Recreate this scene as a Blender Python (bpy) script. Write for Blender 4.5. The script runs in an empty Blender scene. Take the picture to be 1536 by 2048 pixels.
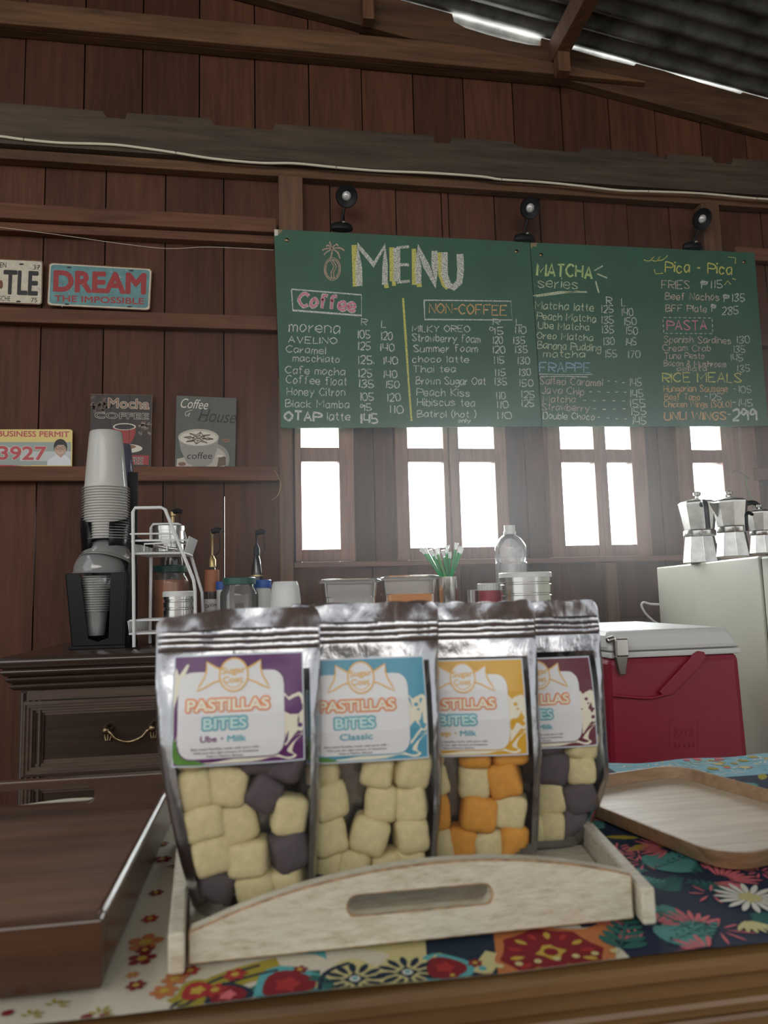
import bpy, bmesh, math, random
from mathutils import Vector, Matrix, Quaternion
random.seed(11)
PI = math.pi
sc = bpy.context.scene
COL = sc.collection

# ---------------------------------------------------------------- camera, world, lights, exposure
FPX = 1450.0
CAM = Vector((0, 0, 1.10))
yaw, pitch, roll = math.radians(9.18), math.radians(6.44), math.radians(-1.49)
_f = Vector((math.sin(yaw), math.cos(yaw), 0)); _r = Vector((math.cos(yaw), -math.sin(yaw), 0)); _u = Vector((0, 0, 1))
FW = _f*math.cos(pitch) + _u*math.sin(pitch); _u2 = _u*math.cos(pitch) - _f*math.sin(pitch)
RT = _r*math.cos(roll) + _u2*math.sin(roll); UP = _u2*math.cos(roll) - _r*math.sin(roll)
cd = bpy.data.cameras.new('camera'); cam = bpy.data.objects.new('camera', cd); COL.objects.link(cam)
cam.matrix_world = Matrix((( RT.x, UP.x, -FW.x, CAM.x), (RT.y, UP.y, -FW.y, CAM.y), (RT.z, UP.z, -FW.z, CAM.z), (0, 0, 0, 1)))
cd.sensor_fit = 'HORIZONTAL'; cd.sensor_width = 36; cd.lens = 36*FPX/1536
cd.clip_start = 0.01
cd.dof.use_dof = True; cd.dof.focus_distance = 2.0; cd.dof.aperture_fstop = 13.5
sc.camera = cam

wd = bpy.data.worlds.new('overcast_sky'); sc.world = wd; wd.use_nodes = True
# overcast sky, far brighter on the side behind the windows, where the sun stands behind thin cloud
wn = wd.node_tree; bg = wn.nodes['Background']; bg.inputs[0].default_value = (0.95, 0.98, 1.0, 1)
_tc = wn.nodes.new('ShaderNodeTexCoord'); _sx = wn.nodes.new('ShaderNodeSeparateXYZ'); _mr = wn.nodes.new('ShaderNodeMapRange')
wn.links.new(_tc.outputs['Generated'], _sx.inputs[0]); wn.links.new(_sx.outputs['Y'], _mr.inputs['Value'])
_mr.inputs['From Min'].default_value = -0.1; _mr.inputs['From Max'].default_value = 0.6
_mr.inputs['To Min'].default_value = 2.0; _mr.inputs['To Max'].default_value = 9.0
wn.links.new(_mr.outputs[0], bg.inputs[1])
sc.view_settings.view_transform = 'Standard'; sc.view_settings.look = 'None'
sc.view_settings.gamma = 1; sc.view_settings.use_curve_mapping = False
sc.view_settings.exposure = -0.80
def area(name, loc, target, sx, sy, power, col):
    l = bpy.data.lights.new(name, 'AREA'); l.shape = 'RECTANGLE'; l.size = sx; l.size_y = sy; l.energy = power; l.color = col
    o = bpy.data.objects.new(name, l); COL.objects.link(o); o.location = loc
    o.rotation_euler = (Vector(target)-Vector(loc)).to_track_quat('-Z', 'Y').to_euler(); return o
# daylight entering by the open front of the cafe, behind the person taking the picture
o = area('open_front_daylight', (-0.6, -2.4, 2.75), (0.3, 2.3, 1.8), 3.6, 1.2, 34, (1.0, 0.95, 0.87)); o.data.spread = math.radians(120)
# bright hazy sky straight behind the casement windows
area('window_daylight', (0.9, 3.3, 2.0), (0.9, 0.5, 1.1), 3.4, 1.5, 950, (1.0, 0.99, 0.97))
sc.cycles.use_denoising = True
sc.cycles.max_bounces = 12; sc.cycles.diffuse_bounces = 5; sc.cycles.glossy_bounces = 4
sc.cycles.transparent_max_bounces = 40; sc.cycles.transmission_bounces = 6
sc.cycles.sample_clamp_indirect = 6; sc.cycles.caustics_reflective = False; sc.cycles.caustics_refractive = False

# survey helpers: a point of the photograph taken to the plane it really lies on
def ray(px, py): return RT*((px-768)/FPX) - UP*((py-1024)/FPX) + FW
def aty(px, py, y):
    d = ray(px, py); return CAM + d*((y-CAM.y)/d.y)
def atz(px, py, z):
    d = ray(px, py); return CAM + d*((z-CAM.z)/d.z)

# ---------------------------------------------------------------- materials
def N(nt, t, **kw):
    n = nt.nodes.new(t)
    for k, v in kw.items():
        if hasattr(n, k): setattr(n, k, v)
        else: n.inputs[k].default_value = v
    return n
def newmat(name):
    m = bpy.data.materials.new(name); m.use_nodes = True; nt = m.node_tree
    return m, nt, nt.nodes['Principled BSDF'], nt.nodes['Material Output']
def ramp(nt, fac, stops):
    r = nt.nodes.new('ShaderNodeValToRGB'); e = r.color_ramp.elements
    while len(e) < len(stops): e.new(0.5)
    for el, (p, c) in zip(e, stops): el.position = p; el.color = (*c, 1)
    nt.links.new(fac, r.inputs[0]); return r.outputs[0]
def coords(nt, scale):
    t = nt.nodes.new('ShaderNodeTexCoord'); m = nt.nodes.new('ShaderNodeMapping'); m.inputs['Scale'].default_value = scale
    nt.links.new(t.outputs['Object'], m.inputs[0]); return m.outputs[0]
def noise(nt, vec, scale, detail=4, rough=.55, dist=0):
    n = N(nt, 'ShaderNodeTexNoise'); n.inputs['Scale'].default_value = scale; n.inputs['Detail'].default_value = detail
    n.inputs['Roughness'].default_value = rough; n.inputs['Distortion'].default_value = dist
    nt.links.new(vec, n.inputs['Vector']); return n.outputs['Fac']
def mul(nt, col, fac_socket, lo, hi):
    mr = N(nt, 'ShaderNodeMapRange'); mr.inputs['To Min'].default_value = lo; mr.inputs['To Max'].default_value = hi
    nt.links.new(fac_socket, mr.inputs['Value'])
    mx = nt.nodes.new('ShaderNodeMix'); mx.data_type = 'RGBA'; mx.blend_type = 'MULTIPLY'; mx.inputs[0].default_value = 1
    nt.links.new(col, mx.inputs[6]); nt.links.new(mr.outputs[0], mx.inputs[7]); return mx.outputs[2]
def bump(nt, p, h, strength, dist=.002):
    b = N(nt, 'ShaderNodeBump'); b.inputs['Strength'].default_value = strength; b.inputs['Distance'].default_value = dist
    nt.links.new(h, b.inputs['Height']); nt.links.new(b.outputs[0], p.inputs['Normal'])
def plain(name, col, rough=.5, metal=0., vary=0., vscale=30, bmp=0., coat=0., spec=None):
    m, nt, p, o = newmat(name)
    p.inputs['Base Color'].default_value = (*col, 1); p.inputs['Roughness'].default_value = rough; p.inputs['Metallic'].default_value = metal
    if coat: p.inputs['Coat Weight'].default_value = coat; p.inputs['Coat Roughness'].default_value = .15
    if spec is not None: p.inputs['Specular IOR Level'].default_value = spec
    v = coords(nt, (1, 1, 1)); n = noise(nt, v, vscale)
    if vary:
        c = ramp(nt, n, [(.3, tuple(x*(1-vary) for x in col)), (.7, tuple(min(1, x*(1+vary)) for x in col))])
        nt.links.new(c, p.inputs['Base Color'])
    if bmp: bump(nt, p, n, bmp)
    return m
def wood(name, c1, c2, axis='z', scale=1., rough=.55, island=True, bmp=.25, coat=0., stain=.35, spec=.5):
    m, nt, p, o = newmat(name)
    s = {'x': (1.2, 16, 16), 'y': (16, 1.2, 16), 'z': (16, 16, 1.2)}[axis]
    v = coords(nt, tuple(k*scale for k in s)); n = noise(nt, v, 3.2, 7, .62, .6)
    c = ramp(nt, n, [(.28, c1), (.52, tuple((a+b)/2 for a, b in zip(c1, c2))), (.78, c2)])
    v2 = coords(nt, tuple(.35 if k == 1.2 else 1 for k in s)); n2 = noise(nt, v2, 5*scale, 4, .6)
    c = mul(nt, c, n2, 1-stain, 1+stain*.9)
    if island:
        g = nt.nodes.new('ShaderNodeNewGeometry'); c = mul(nt, c, g.outputs['Random Per Island'], .72, 1.22)
    nt.links.new(c, p.inputs['Base Color']); p.inputs['Roughness'].default_value = rough
    p.inputs['Specular IOR Level'].default_value = spec
    if coat: p.inputs['Coat Weight'].default_value = coat; p.inputs['Coat Roughness'].default_value = .18
    if bmp: bump(nt, p, n, bmp, .003)
    return m
def clear(name, tint=(1, 1, 1), body=.08, bodycol=(.9, .9, .9), gloss=.9, rough=.06, ior=1.45, through=.5):
    """see-through plastic or glass: transparent, a little milky, with a glossy coat by Fresnel"""
    m, nt, p, o = newmat(name); nt.nodes.remove(p)
    t = N(nt, 'ShaderNodeBsdfTransparent'); t.inputs[0].default_value = (*tint, 1)
    d = N(nt, 'ShaderNodeBsdfDiffuse'); d.inputs[0].default_value = (*bodycol, 1)
    tr = N(nt, 'ShaderNodeBsdfTranslucent'); tr.inputs[0].default_value = (*bodycol, 1)
    a = N(nt, 'ShaderNodeAddShader') if False else N(nt, 'ShaderNodeMixShader'); a.inputs[0].default_value = through
    nt.links.new(d.outputs[0], a.inputs[1]); nt.links.new(tr.outputs[0], a.inputs[2])
    m1 = N(nt, 'ShaderNodeMixShader'); m1.inputs[0].default_value = body
    nt.links.new(t.outputs[0], m1.inputs[1]); nt.links.new(a.outputs[0], m1.inputs[2])
    g = N(nt, 'ShaderNodeBsdfGlossy'); g.inputs['Roughness'].default_value = rough
    lw = N(nt, 'ShaderNodeFresnel'); lw.inputs['IOR'].default_value = ior
    ml = N(nt, 'ShaderNodeMath', operation='MULTIPLY'); ml.inputs[1].default_value = gloss
    nt.links.new(lw.outputs[0], ml.inputs[0])
    m2 = N(nt, 'ShaderNodeMixShader'); nt.links.new(ml.outputs[0], m2.inputs[0])
    nt.links.new(m1.outputs[0], m2.inputs[1]); nt.links.new(g.outputs[0], m2.inputs[2]); nt.links.new(m2.outputs[0], o.inputs[0])
    return m
def chalk(name, col, cover=.50):
    m, nt, p, o = newmat(name); p.inputs['Base Color'].default_value = (*col, 1); p.inputs['Roughness'].default_value = .95
    v = coords(nt, (1, 1, 1)); n = noise(nt, v, 420, 3, .7)
    mr = N(nt, 'ShaderNodeMapRange'); mr.inputs['From Min'].default_value = cover-.12; mr.inputs['From Max'].default_value = cover+.06
    mr.inputs['To Min'].default_value = 1; mr.inputs['To Max'].default_value = .18
    nt.links.new(n, mr.inputs['Value']); nt.links.new(mr.outputs[0], p.inputs['Alpha']); return m

MW_plank = wood('plank_wood', (0.0706, 0.0285, 0.0159), (0.1531, 0.0599, 0.0323), 'z', 1, .62, spec=.25, stain=.55)
MW_beam = wood('weathered_beam_wood', (0.0612, 0.0305, 0.0149), (0.2064, 0.1015, 0.0476), 'x', .8, .75, stain=.6)
MW_rail = wood('rail_wood', (0.0892, 0.0382, 0.0227), (0.2455, 0.1029, 0.0580), 'x', .8, .62, spec=.25, stain=.55)
MW_stud = wood('stud_wood', (0.0809, 0.0391, 0.0203), (0.2205, 0.1043, 0.0536), 'z', 1, .6)
MW_frame = wood('window_frame_wood', (0.1350, 0.0595, 0.0405), (0.3600, 0.1615, 0.1080), 'z', 1, .5)
MW_sill = wood('sill_wood', (0.1170, 0.0510, 0.0360), (0.2970, 0.1360, 0.0900), 'x', 1, .5)
MW_side = wood('sideboard_wood', (0.0215, 0.0111, 0.0077), (0.0577, 0.0317, 0.0216), 'x', 1.2, .28, island=False, bmp=.05, coat=.5, stain=.2)
MW_draw = wood('drawer_wood', (0.0660, 0.0432, 0.0312), (0.1440, 0.0960, 0.0696), 'x', 1.4, .32, island=False, bmp=.05, coat=.3, stain=.2)
MW_dark = wood('dark_tray_wood', (0.0347, 0.0125, 0.0057), (0.0940, 0.0373, 0.0167), 'x', 1.3, .34, island=False, bmp=.06, coat=.55, stain=.45)
MW_trayfloor_lit = wood('lit_tray_floor_wood', (.085, .042, .024), (.210, .112, .068), 'x', 1.0, .5, island=False, bmp=.04, coat=.08, stain=.4)  # tray wood made lighter, light from above put into the colour
MW_oak = wood('oak_veneer', (.36, .265, .175), (.60, .48, .35), 'x', 2.6, .5, island=False, bmp=.05, stain=.12)
MW_oakedge = wood('oak_rim_wood', (.20, .11, .055), (.42, .26, .14), 'x', 2, .5, island=False, bmp=.05, stain=.12)
MW_table = wood('table_wood', (0.0952, 0.0492, 0.0177), (0.2352, 0.1257, 0.0471), 'x', 1.2, .33, island=False, bmp=.08, coat=.35, stain=.25)
MW_floor = wood('floor_wood', (.07, .04, .025), (.17, .10, .065), 'y', .8, .5)
def whitewash():
    m, nt, p, o = newmat('distressed_white_paint')
    v = coords(nt, (9, 30, 44)); n = noise(nt, v, 7, 8, .75, .3)
    c = ramp(nt, n, [(.30, (.34, .24, .15)), (.40, (.52, .46, .34)), (.55, (.64, .59, .47)), (.7, (.70, .66, .55))])
    nt.links.new(c, p.inputs['Base Color']); p.inputs['Roughness'].default_value = .6; bump(nt, p, n, .35, .001); return m
M_wash = whitewash()
M_worn = plain('worn_bare_edge', (.34, .21, .11), .7, vary=.5, vscale=160)
M_board = plain('green_chalkboard_paint', (.046, .132, .085), .55, vary=.13, vscale=6)
M_boardedge = plain('plywood_edge', (.32, .24, .15), .8, vary=.3, vscale=60)
CH = {k: chalk('chalk_'+k, c, v) for k, (c, v) in dict(white=((.86, .88, .84), .56), thickwhite=((.88, .88, .80), .54), pink=((.85, .28, .42), .60), orange=((.90, .52, .24), .57),
      yellow=((.80, .76, .20), .58), lime=((.66, .82, .36), .57), blue=((.36, .62, .82), .54), peach=((.88, .68, .58), .54), tan=((.62, .44, .34), .60), palelime=((.82, .88, .62), .55)).items()}
M_black = plain('black_plastic', (.0035, .0042, .0065), .3, spec=.28)
M_blacksoft = plain('matt_black_plastic', (.006, .006, .008), .5, spec=.3)
M_lens = plain('lamp_lens', (.75, .75, .73), .25, .3, vary=.4, vscale=300)
M_steel = plain('brushed_steel', (.66, .65, .62), .22, 1.)
M_alu = plain('dull_cast_aluminium', (.60, .59, .56), .30, 1., vary=.18, vscale=45)
M_bronze = plain('aged_bronze', (.26, .19, .11), .32, 1., vary=.4, vscale=150)
M_brass = plain('brass_pump', (.55, .42, .20), .35, .9)
M_white = plain('white_plastic', (.78, .78, .76), .4)
M_wirewhite = plain('white_coated_wire', (.80, .80, .80), .35)
M_cable = plain('cream_cable_sheath', (.80, .74, .60), .45)
M_foil = None
M_film = clear('clear_pouch_film', (1, 1, 1), .02, (.9, .9, .85), .75, .10, 1.35)
M_pane = clear('patterned_window_glass', (.97, 1, 1), .12, (.95, .97, 1), .4, .12)
M_cup = clear('clear_cup_plastic', (1, 1, 1), .66, (1, .99, .95), .9, .12, through=.22)
M_dome = clear('clear_lid_plastic', (1, 1, 1), .34, (1, 1, .99), 1.0, .10, 1.9, through=.25)
M_milky = clear('milky_cup_plastic', (1, 1, 1), .75, (.94, .95, .93), .6, .2)
M_glass = clear('jar_glass', (1, 1, 1), .15, (.95, .97, .95), 1., .05, 1.5)
M_pet = clear('bottle_plastic', (1, 1, 1), .10, (.92, .94, .96), .8, .06, 1.5)
M_tub = clear('clear_tub_plastic', (1, 1, 1), .24, (.9, .9, .88), .9, .08, 1.5)
def foil():
    m, nt, p, o = newmat('silver_foil'); p.inputs['Base Color'].default_value = (.40, .40, .42, 1); p.inputs['Metallic'].default_value = 1
    p.inputs['Roughness'].default_value = .24; v = coords(nt, (60, 60, 25)); n = noise(nt, v, 1.2, 4, .5, .4); bump(nt, p, n, .6, .0025); return m
M_foil = foil()

# ---------------------------------------------------------------- building helpers
class B:
    """collects shapes of one mesh, in metres, world axes"""
    def __init__(s): s.bm = bmesh.new(); s.mi = 0
    def _f(s, vs):
        try: f = s.bm.faces.new(vs); f.material_index = s.mi; return f
        except ValueError: return None
    def box(s, x0, x1, y0, y1, z0, z1, bev=0, mat=None):
        vs = [s.bm.verts.new((x, y, z)) for x in (x0, x1) for y in (y0, y1) for z in (z0, z1)]
        fs = [s._f([vs[i] for i in q]) for q in ((0, 1, 3, 2), (4, 6, 7, 5), (0, 4, 5, 1), (2, 3, 7, 6), (0, 2, 6, 4), (1, 5, 7, 3))]
        if mat is not None: bmesh.ops.transform(s.bm, matrix=mat, verts=vs)
        if bev:
            es = list({e for f in fs for e in f.edges}); r = bmesh.ops.bevel(s.bm, geom=es, offset=bev, segments=2, affect='EDGES', profile=.6)
            for f in r['faces']: f.material_index = s.mi
        return vs
    def poly(s, pts): return s._f([s.bm.verts.new(p) for p in pts])
    def prism(s, pts, ext):
        """closed outline of 3-D points pushed along ext, capped"""
        a = [s.bm.verts.new(p) for p in pts]; b = [s.bm.verts.new(Vector(p)+Vector(ext)) for p in pts]; n = len(a)
        s._f(a[::-1]); s._f(b)
        for i in range(n): s._f([a[i], a[(i+1) % n], b[(i+1) % n], b[i]])
    def lathe(s, prof, c=(0, 0, 0), n=28, mat=None, sy=1.):
        rings = []; new = []
        for r, z in prof:
            if r < 1e-6: v = [s.bm.verts.new((c[0], c[1], c[2]+z))]
            else: v = [s.bm.verts.new((c[0]+r*math.cos(2*PI*i/n), c[1]+sy*r*math.sin(2*PI*i/n), c[2]+z)) for i in range(n)]
            rings.append(v); new += v
        for a, b in zip(rings, rings[1:]):
            for i in range(n):
                j = (i+1) % n
                if len(a) == 1 and len(b) == 1: continue
                if len(a) == 1: s._f([a[0], b[j], b[i]])
                elif len(b) == 1: s._f([a[i], a[j], b[0]])
                else: s._f([a[i], a[j], b[j], b[i]])
        if mat is not None: bmesh.ops.transform(s.bm, matrix=mat, verts=new)
        return new
    def tube(s, pts, r, n=8, closed=False, radii=None):
        pts = [Vector(p) for p in pts]; rings = []; m = len(pts); up = None
        for i, p in enumerate(pts):
            a = pts[(i-1) % m] if (i > 0 or closed) else p; b = pts[(i+1) % m] if (i < m-1 or closed) else p
            t = (b-a).normalized()
            if up is None: up = Vector((0, 0, 1)) if abs(t.z) < .9 else Vector((0, 1, 0))
            u = (up - t*up.dot(t)); u = u.normalized() if u.length > 1e-5 else t.orthogonal().normalized()
            up = u; w = t.cross(u); rr = radii[i] if radii else r
            rings.append([s.bm.verts.new(p + (u*math.cos(2*PI*k/n)+w*math.sin(2*PI*k/n))*rr) for k in range(n)])
        for i in range(m if closed else m-1):
            a, b = rings[i], rings[(i+1) % m]
            for k in range(n): s._f([a[k], a[(k+1) % n], b[(k+1) % n], b[k]])
        if not closed: s._f(rings[0][::-1]); s._f(rings[-1])
    def out(s, name, mats, root=None, smooth=None, bevel=0, recalc=True, **props):
        if recalc: bmesh.ops.recalc_face_normals(s.bm, faces=s.bm.faces)
        me = bpy.data.meshes.new(name); s.bm.to_mesh(me); s.bm.free()
        for m in (mats if isinstance(mats, (list, tuple)) else [mats]): me.materials.append(m)
        if smooth:
            me.shade_smooth(); me.set_sharp_from_angle(angle=math.radians(smooth))
        o = bpy.data.objects.new(name, me); COL.objects.link(o)
        if root is not None:
            R = root; ch = []
            while R is not None: ch.append(R); R = R.parent
            M = Matrix.Identity(4)
            for q in reversed(ch): M = M @ q.matrix_basis
            me.transform(M.inverted()); o.parent = root
        if bevel:
            b = o.modifiers.new('edge', 'BEVEL'); b.width = bevel; b.segments = 2; b.limit_method = 'ANGLE'
        for k, v in props.items(): o[k] = v
        return o
def smoothpts(pts, n=6, closed=False):
    P = [Vector(p) for p in pts]; m = len(P); out = []
    for i in range(m if closed else m-1):
        p0 = P[(i-1) % m] if (i > 0 or closed) else P[i]; p1 = P[i]; p2 = P[(i+1) % m]; p3 = P[(i+2) % m] if (i+2 < m or closed) else P[(i+1) % m]
        for k in range(n):
            t = k/n; out.append(.5*((2*p1)+(p2-p0)*t+(2*p0-5*p1+4*p2-p3)*t*t+(3*p1-p0-3*p2+p3)*t**3))
    if not closed: out.append(P[-1])
    return out
def thing(name, label, cat, loc=(0, 0, 0), rotz=0, group=None, **kw):
    o = bpy.data.objects.new(name, None); COL.objects.link(o); o.location = loc; o.rotation_euler = (0, 0, rotz); o.empty_display_size = .02
    if kw.get('rot'): o.rotation_euler = kw['rot']
    o['label'] = label; o['category'] = cat
    if group: o['group'] = group
    return o
def tag(o, label, cat, group=None):
    o['label'] = label; o['category'] = cat
    if group: o['group'] = group
    return o
def struct(o): o['kind'] = 'structure'; return o
def structroot(name, loc=(0, 0, 0)):
    o = bpy.data.objects.new(name, None); COL.objects.link(o); o.location = loc; o['kind'] = 'structure'; return o
def dup(root, loc=None, rot=None, label=None, group=None):
    r = root.copy(); COL.objects.link(r)
    if loc is not None: r.location = loc
    if rot is not None: r.rotation_euler = rot
    if label: r['label'] = label
    if group: r['group'] = group
    for ch in list(root.children):
        c = ch.copy(); COL.objects.link(c); c.parent = r
        for g in list(ch.children):
            d = g.copy(); COL.objects.link(d); d.parent = c
    return r

# flat artwork on a surface: F maps (x, y, layer) to a point; several colours in one mesh
_txt = {}
def glyphs(s, bold=0.):
    key = (s, bold)
    if key not in _txt:
        cu = bpy.data.curves.new('t', 'FONT'); cu.body = s; cu.size = 1; cu.offset = bold; cu.resolution_u = 4; cu.fill_mode = 'FRONT' if hasattr(cu, 'fill_mode') else cu.fill_mode
        ob = bpy.data.objects.new('t', cu); COL.objects.link(ob)
        me = bpy.data.meshes.new_from_object(ob)
        bpy.data.objects.remove(ob); bpy.data.curves.remove(cu)
        V = [(v.co.x, v.co.y) for v in me.vertices]; Fc = [list(p.vertices) for p in me.polygons]
        bpy.data.meshes.remove(me); _txt[key] = (V, Fc)
    return _txt[key]
class Art:
    def __init__(s, F, mats): s.b = B(); s.F = F; s.names = list(mats.keys()); s.mats = list(mats.values())
    def m(s, k): s.b.mi = s.names.index(k)
    def poly(s, pts, k, l=0):
        s.m(k); return s.b.poly([s.F(x, y, l) for x, y in pts])
    def rect(s, x0, y0, x1, y1, k, l=0, nx=1, ny=1):
        s.m(k)
        for i in range(nx):
            for j in range(ny):
                a, b_ = x0+(x1-x0)*i/nx, x0+(x1-x0)*(i+1)/nx; c, d = y0+(y1-y0)*j/ny, y0+(y1-y0)*(j+1)/ny
                s.b.poly([s.F(a, c, l), s.F(b_, c, l), s.F(b_, d, l), s.F(a, d, l)])
    def fan(s, cx, cy, pts, k, l=0):
        s.m(k); c = s.b.bm.verts.new(s.F(cx, cy, l)); v = [s.b.bm.verts.new(s.F(x, y, l)) for x, y in pts]
        for i in range(len(v)): s.b._f([c, v[i], v[(i+1) % len(v)]])
    def ell(s, cx, cy, rx, ry, k, l=0, n=24, rot=0):
        c, q = math.cos(rot), math.sin(rot)
        s.fan(cx, cy, [(cx+rx*math.cos(2*PI*i/n)*c-ry*math.sin(2*PI*i/n)*q, cy+rx*math.cos(2*PI*i/n)*q+ry*math.sin(2*PI*i/n)*c) for i in range(n)], k, l)
    def stroke(s, pts, w, k, l=0, closed=False, jit=0):
        """a drawn line of width w, with round joints"""
        pts = [Vector((p[0], p[1])) for p in pts]
        if closed: pts = pts + [pts[0]]
        s.m(k); L = [];
        for i, p in enumerate(pts):
            a = pts[max(i-1, 0)]; b_ = pts[min(i+1, len(pts)-1)]; t = (b_-a); t = t.normalized() if t.length > 1e-6 else Vector((1, 0))
            n = Vector((-t.y, t.x)); ww = w*.5*(1+random.uniform(-jit, jit)); L.append((p+n*ww, p-n*ww))
        for (a, b_), (c, d) in zip(L, L[1:]):
            s.b.poly([s.F(a.x, a.y, l), s.F(b_.x, b_.y, l), s.F(d.x, d.y, l), s.F(c.x, c.y, l)])
    def text(s, t, x0, y0, x1, y1, cap, k, l=0, bold=0., shear=0., ydown=True):
        V, Fc = glyphs(t, 0.)
        if not V: return
        xa = min(v[0] for v in V); xb = max(v[0] for v in V); sx = math.hypot(x1-x0, y1-y0)/(xb-xa); sy = cap/.73
        ux, uy = (x1-x0)/math.hypot(x1-x0, y1-y0), (y1-y0)/math.hypot(x1-x0, y1-y0); q = -1 if ydown else 1
        s.m(k); nb = 1 if bold <= 0 else (8 if bold < .05 else 14)
        for c in range(nb):
            rr = max(bold, 0)*sy*.8*(0 if nb == 1 else 1); ox, oy = rr*math.cos(2*PI*c/nb), rr*math.sin(2*PI*c/nb); vs = []
            for vx, vy in V:
                a = (vx-xa+shear*vy)*sx+ox; h = vy*sy+oy
                vs.append(s.b.bm.verts.new(s.F(x0+ux*a-uy*h*q, y0+uy*a+ux*h*q, l+.02*c)))
            for f in Fc: s.b._f([vs[i] for i in f])
    def write(s, t, x0, y0, x1, y1, cap, k, w=4.2, l=0, jit=.25, wob=.35, ydown=True):
        """hand lettering, single strokes"""
        adv = []; pos = 0; G = []
        for ch in t:
            g = FONT.get(ch)
            if g is None: pos += 3.0; continue
            G.append((pos, g[1])); pos += g[0]+1.3
        pos -= 1.3; L = math.hypot(x1-x0, y1-y0); sx = L/max(pos, .5); sy = cap/6.
        ux, uy = (x1-x0)/L, (y1-y0)/L; q = -1 if ydown else 1
        for off, strokes in G:
            dx, dy = random.uniform(-wob, wob)*.5, random.uniform(-wob, wob)
            for sm, pts in strokes:
                P = [(off+px+random.uniform(-.15, .15), py+random.uniform(-.15, .15)+dy) for px, py in pts]
                if sm and len(P) > 2: P = [(v.x, v.y) for v in smoothpts([Vector((a, b_, 0)) for a, b_ in P], 4)]
                s.stroke([(x0+ux*a*sx-uy*b_*sy*q, y0+uy*a*sx+ux*b_*sy*q) for a, b_ in P], w, k, l, jit=jit)
    def out(s, name, root=None, **kw):
        return s.b.out(name, s.mats, root, recalc=False, **kw)
_raw = {
'A': '4:02 28 42;14 34', 'B': '4:02 08;~08 38 36 05;~05 45 43 02', 'C': '4:~47 28 06 04 22 43', 'D': '4:02 08;~08 38 45 32 02', 'E': '4:48 08 02 42;05 35', 'F': '4:48 08 02;05 35',
'G': '4:~47 28 06 04 22 43;43 45 25', 'H': '4:02 08;42 48;05 45', 'I': '0:02 08', 'J': '3:~38 33 22 03', 'K': '4:02 08;48 05 42', 'L': '3:08 02 32', 'M': '5:02 08 24 58 52', 'N': '4:02 08 42 48',
'O': '4:~28 06 04 22 44 46 28', 'P': '4:02 08;~08 47 45 05', 'R': '4:02 08;~08 47 45 05;15 42', 'S': '4:~47 28 07 16 34 43 22 03', 'T': '4:08 48;28 22', 'U': '4:~08 03 22 43 48', 'V': '4:08 22 48',
'W': '6:08 12 37 52 68', 'X': '4:08 42;02 48', 'Y': '4:08 25 48;25 22', 'Z': '4:08 48 02 42',
'0': '3:~28 07 04 12 33 36 28', '1': '1:17 18 12', '2': '3:~07 28 37 35 02;02 32', '3': '3:~07 28 37 15;~15 34 33 12 03', '4': '3:08 04 34;38 32', '5': '3:38 08 05;~05 25 34 33 12 03',
'6': '3:~28 05 03 12 33 25 04', '7': '3:08 38 12', '8': '3:~28 07 34 22 03 37 28', '9': '3:~36 18 06 15 37;37 32',
'a': '3:~36 16 04 12 34;36 32', 'b': '3:08 02;~05 26 34 22 03', 'c': '3:~35 16 04 12 33', 'd': '3:~35 16 04 12 34;38 32', 'e': '3:~04 34 26 05 03 22 33', 'f': '3:~38 18 16 12;06 26',
'g': '3:~35 16 04 13 34;~36 31 10 01', 'h': '3:08 02;~04 26 34 32', 'i': '0:06 02;08 07', 'k': '3:08 02;36 04 32', 'l': '0:08 02', 'm': '4:06 02;~05 16 25 22;~25 36 45 42', 'n': '3:06 02;~05 16 35 32',
'o': '3:~16 04 12 34 26 16', 'p': '3:06 00;~05 26 34 22 03', 'r': '2:06 02;~04 15 26', 's': '3:~35 16 05 33 12 03', 't': '2:18 13 22;06 26', 'u': '3:~06 03 12 33;36 32', 'v': '4:06 22 46', 'w': '4:06 12 25 32 46',
'x': '3:06 32;36 02', 'y': '4:06 23;46 10', 'z': '3:06 36 02 32', '-': '2:05 25', '.': '0:02 03', '(': '1:~19 06 04 11', ')': '1:~09 16 14 01', '&': '4:~42 17 28 37 04 12 44', '^': '2:06 18 26', 'P2': '5:12 18;~18 47 45 15;07 57;06 56'}
FONT = {}
for _k, _v in _raw.items():
    _w, _s = _v.split(':'); st = []
    for q in _s.split(';'):
        st.append((q[0] == '~', [(int(c[0]), int(c[1])-2) for c in q.lstrip('~').split()]))
    FONT['\u20b1' if _k == 'P2' else _k] = (float(_w), st)

# ---------------------------------------------------------------- the room
W = 2.30
M_outwall = plain('weathered_side_boards', (.11, .06, .04), .7, vary=.3, vscale=8)
b = B(); b.box(-2.6, 3.2, -3.6, 2.5, -.08, 0); struct(b.out('floor', MW_floor))
b = B(); b.box(-12, 12, -14, 14, -.30, -.25); struct(b.out('ground', plain('pale_yard', (.34, .32, .27), .9, vary=.2, vscale=2)))
def roofz(x): return 3.105 - .1775*(x-.70)
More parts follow.
